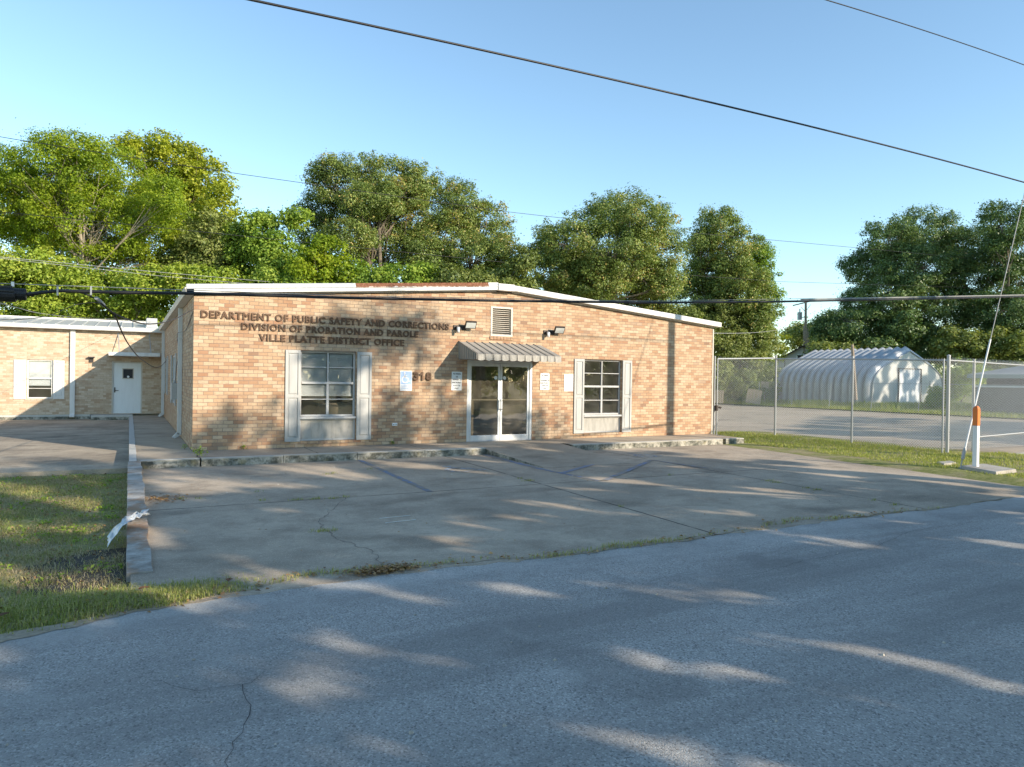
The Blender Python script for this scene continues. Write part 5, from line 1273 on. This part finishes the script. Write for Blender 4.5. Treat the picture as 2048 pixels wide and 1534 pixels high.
def scatter(n, x0, x1, y0, y1, rng, keep=None):
    x = rng.uniform(x0, x1, n); y = rng.uniform(y0, y1, n)
    if keep is not None: k = keep(x, y); x, y = x[k], y[k]
    return np.stack([x, y, gz(x, y)-.005], -1)
def nz(x, y, s, ph=0):
    return (np.sin(x*s+ph)+np.sin(y*s*1.13+ph*2)+np.sin((x+y)*s*.71+1.3+ph)+np.sin((x-y*1.4)*s*.57+ph*.7))/4
rng = np.random.default_rng(5)
keep = lambda x, y: (nz(x, y, 3.1)*.6+nz(x, y, 7.3, 2)*.6 > rng.uniform(-.35, .40, len(x))) & ~((np.hypot((x+1.75)/.42, (y+6.3)/.45) < 1)) & (x < -1.26) & ((x < -1.75) | (rng.random(len(x)) < .35)) & ~((np.hypot((x+1.5)/.75, (y+8.7)/.8) < 1) & (rng.random(len(x)) < .85))
blades('lawn_grass', 'patchy mown grass in the hollow left of the lot', scatter(80000, -5.2, -1.26, -9.7, -1.25, rng, keep), .06, .0065, M['grass'], 1.0, 1, dry=.10)
keep = lambda x, y: (nz(x, y, 2.9, 2)*.6+nz(x, y, 8, 5)*.6 > rng.uniform(-.35, .45, len(x))) & (x < -1.26)
blades('dead_grass', 'brown mown thatch lying among the grass left of the lot', scatter(120000, -5.2, -1.26, -9.8, -1.05, rng, keep), .055, .006, M['grass_dry'], 1.7, 2, dry=.2)
keep = lambda x, y: (y > np.array([road_edge(q) for q in x])+.02*np.sin(x*9)) & (rng.random(len(x)) < np.clip(1.45-np.abs(y+10.2)/.5, .0, 1)) & (x < .9-rng.random(len(x))*1.6)
blades('verge_grass', 'grass verge between the road and the hollow', scatter(46000, -5.5, .9, -11.2, -9.55, rng, keep), .075, .007, M['grass'], .9, 3, dry=-.04)
blades('verge_thatch', 'dry thatch on the road verge', scatter(60000, -5.5, .3, -11.2, -9.7, rng, lambda x, y: (nz(x, y, 4, 1) > rng.uniform(-.5, .7, len(x))) & (y > np.array([road_edge(q) for q in x]))), .05, .006, M['grass_dry'], 1.6, 4, dry=.3)
P_ = []
for _ in range(90):
    cx_, cy_ = rng.uniform(-4.8, -1.35), rng.uniform(-9.4, -1.4); m_ = int(rng.uniform(10, 46)); r_ = rng.uniform(.05, .16)
    q = rng.normal(0, r_, (m_, 2)); X_, Y_ = cx_+q[:, 0], np.clip(cy_+q[:, 1], -9.7, -1.1); k_ = X_ < -1.27; P_.append(np.stack([X_[k_], Y_[k_], gz(X_[k_], Y_[k_])+rng.uniform(.015, .06, k_.sum())], -1))
P_ = np.concatenate(P_); V, F = leaves(P_, np.tile([0, 0, 1.2], (len(P_), 1)), .042, rng)
tag(fast('lawn_weeds', V, F, LEAF['mid'], None, np.clip(rng.normal(.55, .25, len(P_)), 0, 1)), 'low broad leaved weeds dotted through the grass left of the lot', 'weeds', None, 'stuff')
P_ = scatter(1500, -5.2, .6, -10.7, -1.1, rng, lambda x, y: (x < -1.27) | (y < -10.25)); P_[:, 2] += rng.uniform(.015, .05, len(P_)); V, F = leaves(P_, np.tile([0, 0, 1.3], (len(P_), 1)), .04, rng)
M['dry_leaf'] = mat_leaf('dry_leaf', [(0, (.14,.07,.035)), (.5, (.32,.18,.08)), (1, (.52,.34,.15))], .15, .7)
tag(fast('lawn_leaves', V, F, M['dry_leaf'], None, np.clip(rng.normal(.55, .25, len(P_)), 0, 1)), 'dead leaves and bits of straw littering the grass left of the lot', 'leaves', None, 'stuff')
# tufts in the seam between lot and road and along the joints
def tufts(cs, rng, n, spread, zf):
    out = []
    for (x, y, k) in cs:
        m_ = int(n*k); q = rng.normal(0, 1, (m_, 2))*np.array(spread)*k**.5
        out.append(np.stack([x+q[:, 0], y+q[:, 1], np.array([zf(v) for v in y+q[:, 1]])], -1))
    return np.concatenate(out)
cs = [(x, road_edge(x)+rng.uniform(-.01, .10), max(.15, .75+.65*math.sin(x*1.9+.5)+.35*math.sin(x*5.1))*(1.0 if x < 4.8 else .45)) for x in np.arange(.0, 9.8, .16)]
blades('seam_grass', 'weedy grass strip along the seam between the lot and the road', tufts(cs, rng, 42, (.10, .035), lambda y: -.238), .055, .006, M['grass'], 1.0, 5, dry=.12)
cs = [(-.55,-5.35,.5),(-.3,-5.4,.3),(.55,-5.9,.4),(1.0,-6.05,.8),(1.25,-6.1,.8),(1.5,-6.15,.6),(1.75,-6.1,.4),(5.22,-5.7,.8),(5.22,-5.4,.3),(.86,-8.25,1.0),(.92,-8.3,.6),(2.1,-3.6,.5),(2.2,-3.5,.4),(3.0,-3.2,.3),(9.5,-7.6,.8),(9.52,-7.4,.7),(9.5,-8.5,.8),(9.5,-8.3,.4),(9.45,-9.6,.4),(8.2,-6.1,.3),(5.25,-8.4,.3),(9.4,-10.0,.6),(.6,-5.1,.3)]
blades('joint_weeds', 'small tufts of grass growing in the joints of the concrete lot', tufts(cs, rng, 55, (.07, .03), lambda y: lot_z(y)), .05, .006, M['grass'], 1.1, 6)
keep = lambda x, y: (x > 14.95+(y+1.4)*.11+.10+.12*nz(x, y, 4)) & (nz(x, y, 2.6, 1) > rng.uniform(-1.2, .5, len(x))) & ~((x > 14.3) & (x < 15.8) & (y < -7.9) & (y > -9.0)) & ((x < 18.6) | (y < -6.3))
blades('strip_grass', 'sunlit grass strip between the lot and the chain link fence', scatter(60000, 13.6, 20.5, -10.2, 2.0, rng, keep), .075, .011, M['grass_sun'], .9, 7, dry=.05)
keep = lambda x, y: (nz(x, y, .8) > rng.uniform(-1.5, .4, len(x)))
blades('back_grass', 'taller bright grass at the back of the old asphalt lot', scatter(26000, 41.7, 46.8, -8, 30, rng, keep), .30, .035, M['grass_sun'], .7, 8)
P_ = scatter(20000, 43.2, 46.6, 12, 30, rng, lambda x, y: nz(x, y, 1.2, 3) > rng.uniform(-.3, .9, len(x)))
blades('tall_weeds', 'tall weeds along the foot of the arched shed', P_, .62, .05, M['grass_sun'], .6, 9, dry=-.06)
P_ = scatter(9000, 46.5, 56, 13.8, 15.9, rng, lambda x, y: nz(x, y, 1.2, 3) > rng.uniform(-.5, .7, len(x)))
blades('tall_weeds', 'tall weeds in front of the roll up door of the arched shed', P_, .55, .05, M['grass_sun'], .6, 10)
blades('field_grass', 'rough grass behind the fence far left of the arched shed', scatter(16000, 36, 60, 26, 46, rng), .5, .07, M['grass'], .7, 11)

# ------------------------------------------------------------------ small things
rng = np.random.default_rng(9)
def weed(name, label, c, n, h, leafsize, mat='mid', stem=True):
    C = np.asarray(c)+rng.normal(0, 1, (n, 3))*np.array([.40, .40, .30])*h+np.array([0, 0, h*.85]); o = thing(name, label, 'weed', c)
    V, F = leaves(C, np.tile([0, 0, 1.0], (n, 1)), leafsize, rng); fast('foliage', V, F, LEAF[mat], o, np.clip(rng.normal(.5, .2, n), 0, 1))
    if stem: MB().tube([c, (c[0], c[1], c[2]+h)], .006, 5).build('stem', M['bark'], o)
weed('weed', 'small leafy weed growing from the kerb gap at the brick corner', (0.03, -1.45, 0.0), 90, .15, .045)
weed('weed', 'tiny weed in the corner between the side wall and the walkway', (-.12, .45, 0), 26, .08, .045)
weed('weed', 'small weed at the foot of the brick wall left of the shuttered window', (1.05, -.06, 0), 26, .07, .045)
weed('weed', 'small weed at the foot of the brick wall right of the blinds window', (4.55, -.07, 0), 22, .07, .045)
mb = MB(); kc = [(.035, -1.662), (.02, -1.45), (.0, -1.2), (.03, -.95)]
for a, b_ in zip(kc[:-1], kc[1:]): mb.poly([(a[0]-.015, a[1], .0045), (a[0]+.02, a[1], .0045), (b_[0]+.015, b_[1], .0045), (b_[0]-.012, b_[1], .0045)])
mb.build('crack', M['black'], walk)
# plastic sheet draped over the kerb wall
n1, n2 = 14, 6; Vv = []; 
for i in range(n1+1):
    t = i/n1
    for j in range(n2+1):
        s_ = j/n2-.5; x = -1.42+.42*t; y = -7.9+.8*t+s_*(.55-.36*t)+.06*math.sin(i*1.7+j)+.05*math.sin(i*.9); topz = lot_z(-7.6)+.17
        z = topz+.012+.018*math.sin(i*2.1+j*2.4) if x > -1.26 else topz+.02-(-1.26-x)*1.15+.02*math.sin(j*2.2+i)
        Vv.append((x+.015*math.sin(j*3+i), y, z))
Ff = [[i*(n2+1)+j, (i+1)*(n2+1)+j, (i+1)*(n2+1)+j+1, i*(n2+1)+j+1] for i in range(n1) for j in range(n2)]
o = fast('plastic_sheet', Vv, Ff, M['plastic'], smooth=True); tag(o, 'crumpled translucent plastic sheet draped over the rusty kerb wall', 'plastic')
o.modifiers.new('t', 'SOLIDIFY').thickness = .003
def debris(name, label, cs, mat, size, seed, flat=True):
    r = np.random.default_rng(seed); C = np.asarray(cs); V, F = leaves(C, np.tile([0, 0, 1.6], (len(C), 1)), size, r); V[:, 2] = np.maximum(V[:, 2], np.repeat(C[:, 2]+.002, 4))
    return tag(fast(name, V, F, mat, None, np.clip(r.normal(.6, .25, len(C)), 0, 1)), label, 'leaves', None, 'stuff')
q = rng.normal(0, 1, (110, 2))
debris('fallen_leaves', 'small drift of brown leaves against the kerb wall', np.stack([-.78+q[:, 0]*.14, -5.25+q[:, 1]*.18, np.full(110, lot_z(-5.3)+.012)], -1), M['dry_leaf'], .055, 1)
x = rng.uniform(-.6, 9.5, 260); debris('seam_leaves', 'brown leaves caught in the grassy seam along the road', np.stack([x, np.array([road_edge(v) for v in x])+rng.normal(.03, .09, 260), np.full(260, -.225)], -1), M['dry_leaf'], .05, 2)
q = rng.normal(0, 1, (500, 2)); debris('dead_clump', 'reddish brown clump of dead grass at the crack by the road', np.stack([1.0+q[:, 0]*.17, -10.22+q[:, 1]*.07, -.23+np.abs(rng.normal(0, .015, 500))], -1), M['dry_leaf'], .045, 3)
x = rng.uniform(-1.0, 13.5, 320); y = rng.uniform(-10, -1.8, 320); debris('scattered_leaves', 'sparse brown leaf bits scattered over the concrete lot', np.stack([x, y, np.array([lot_z(v) for v in y])+.006], -1), M['dry_leaf'], .028, 4)
for (x, y, rz, lb) in ((-1.1, -10.05, .3, 'curled tan leaf on the verge nearest the road'), (-.42, -10.1, 1.4, 'curled tan leaf at the verge corner of the lot'), (-2.05, -10.35, .8, 'pale tan leaf lying at the left end of the verge')):
    mb = MB(); R = Matrix.Rotation(rz, 3, 'Z')
    for i in range(6):
        for s_ in (-1, 1):
            P4 = []
            for u, v in ((i/6, 0), ((i+1)/6, 0), ((i+1)/6, 1), (i/6, 1)):
                w_ = .032*math.sin(math.pi*min(1, u*.95+.05))*v*s_; P4.append(Vector((x, y, -.185))+R@Vector(((u-.5)*.085, w_, .010*v+.004*math.sin(u*3))))
            mb.poly(P4 if s_ > 0 else P4[::-1])
    tag(mb.build('dry_leaf', M['dry_leaf'], smooth=True), lb, 'leaf')
for i, (x0_, y0_, x1_, y1_) in enumerate(((1.70, -7.86, 2.15, -7.80), (1.68, -8.17, 2.12, -8.10))):
    o = MB().tube([(x0_, y0_, lot_z(-8)+.012), (x1_, y1_, lot_z(-8)+.006)], .005, 6).build('white_rod', M['gutter']); tag(o, ('farther' if i == 0 else 'nearer')+' of two thin white rods lying on the lot', 'rod')
V = []; n = 90; x = rng.uniform(-2.5, 8, n); y = rng.uniform(-15.5, -2, n)
mb = MB()
for a, b_ in zip(x, y):
    if a < -1 and b_ > -10.6: continue
    r = random.uniform(.006, .014); z = (lot_z(b_) if b_ > -10.3 else -.236); mb.hexa([(a-r, b_-r, z), (a+r, b_-r*.7, z), (a+r*.8, b_+r, z), (a-r, b_+r*.8, z), (a-r*.6, b_-r*.5, z+r), (a+r*.5, b_-r*.5, z+r*.8), (a+r*.5, b_+r*.5, z+r), (a-r*.5, b_+r*.6, z+r*.7)])
tag(mb.build('pebbles', M['pad']), 'scattered pale pebbles on the road and the lot', 'pebbles', None, 'stuff')
# distant wood closing the horizon
rng = np.random.default_rng(21); C = []
for i in range(420):
    az = RAD(rng.uniform(-14, 74)); d = rng.uniform(135, 175); c = np.array([CAM[0]+d*math.sin(az), CAM[1]+d*math.cos(az), rng.uniform(1, 7.5)]); k = 60
    q = rng.normal(0, 1, (k, 3)); q /= np.linalg.norm(q, axis=1, keepdims=True); C.append(c+q*np.array([2.2, 2.2, 1.6]))
C = np.concatenate(C); V, F = leaves(C, np.tile([0, -.3, .8], (len(C), 1)), .9, rng)
tag(fast('distant_wood', V, F, LEAF['olive'], None, np.clip(rng.normal(.5, .2, len(C)), 0, 1)), 'far green wood closing the horizon', 'wood', None, 'stuff')
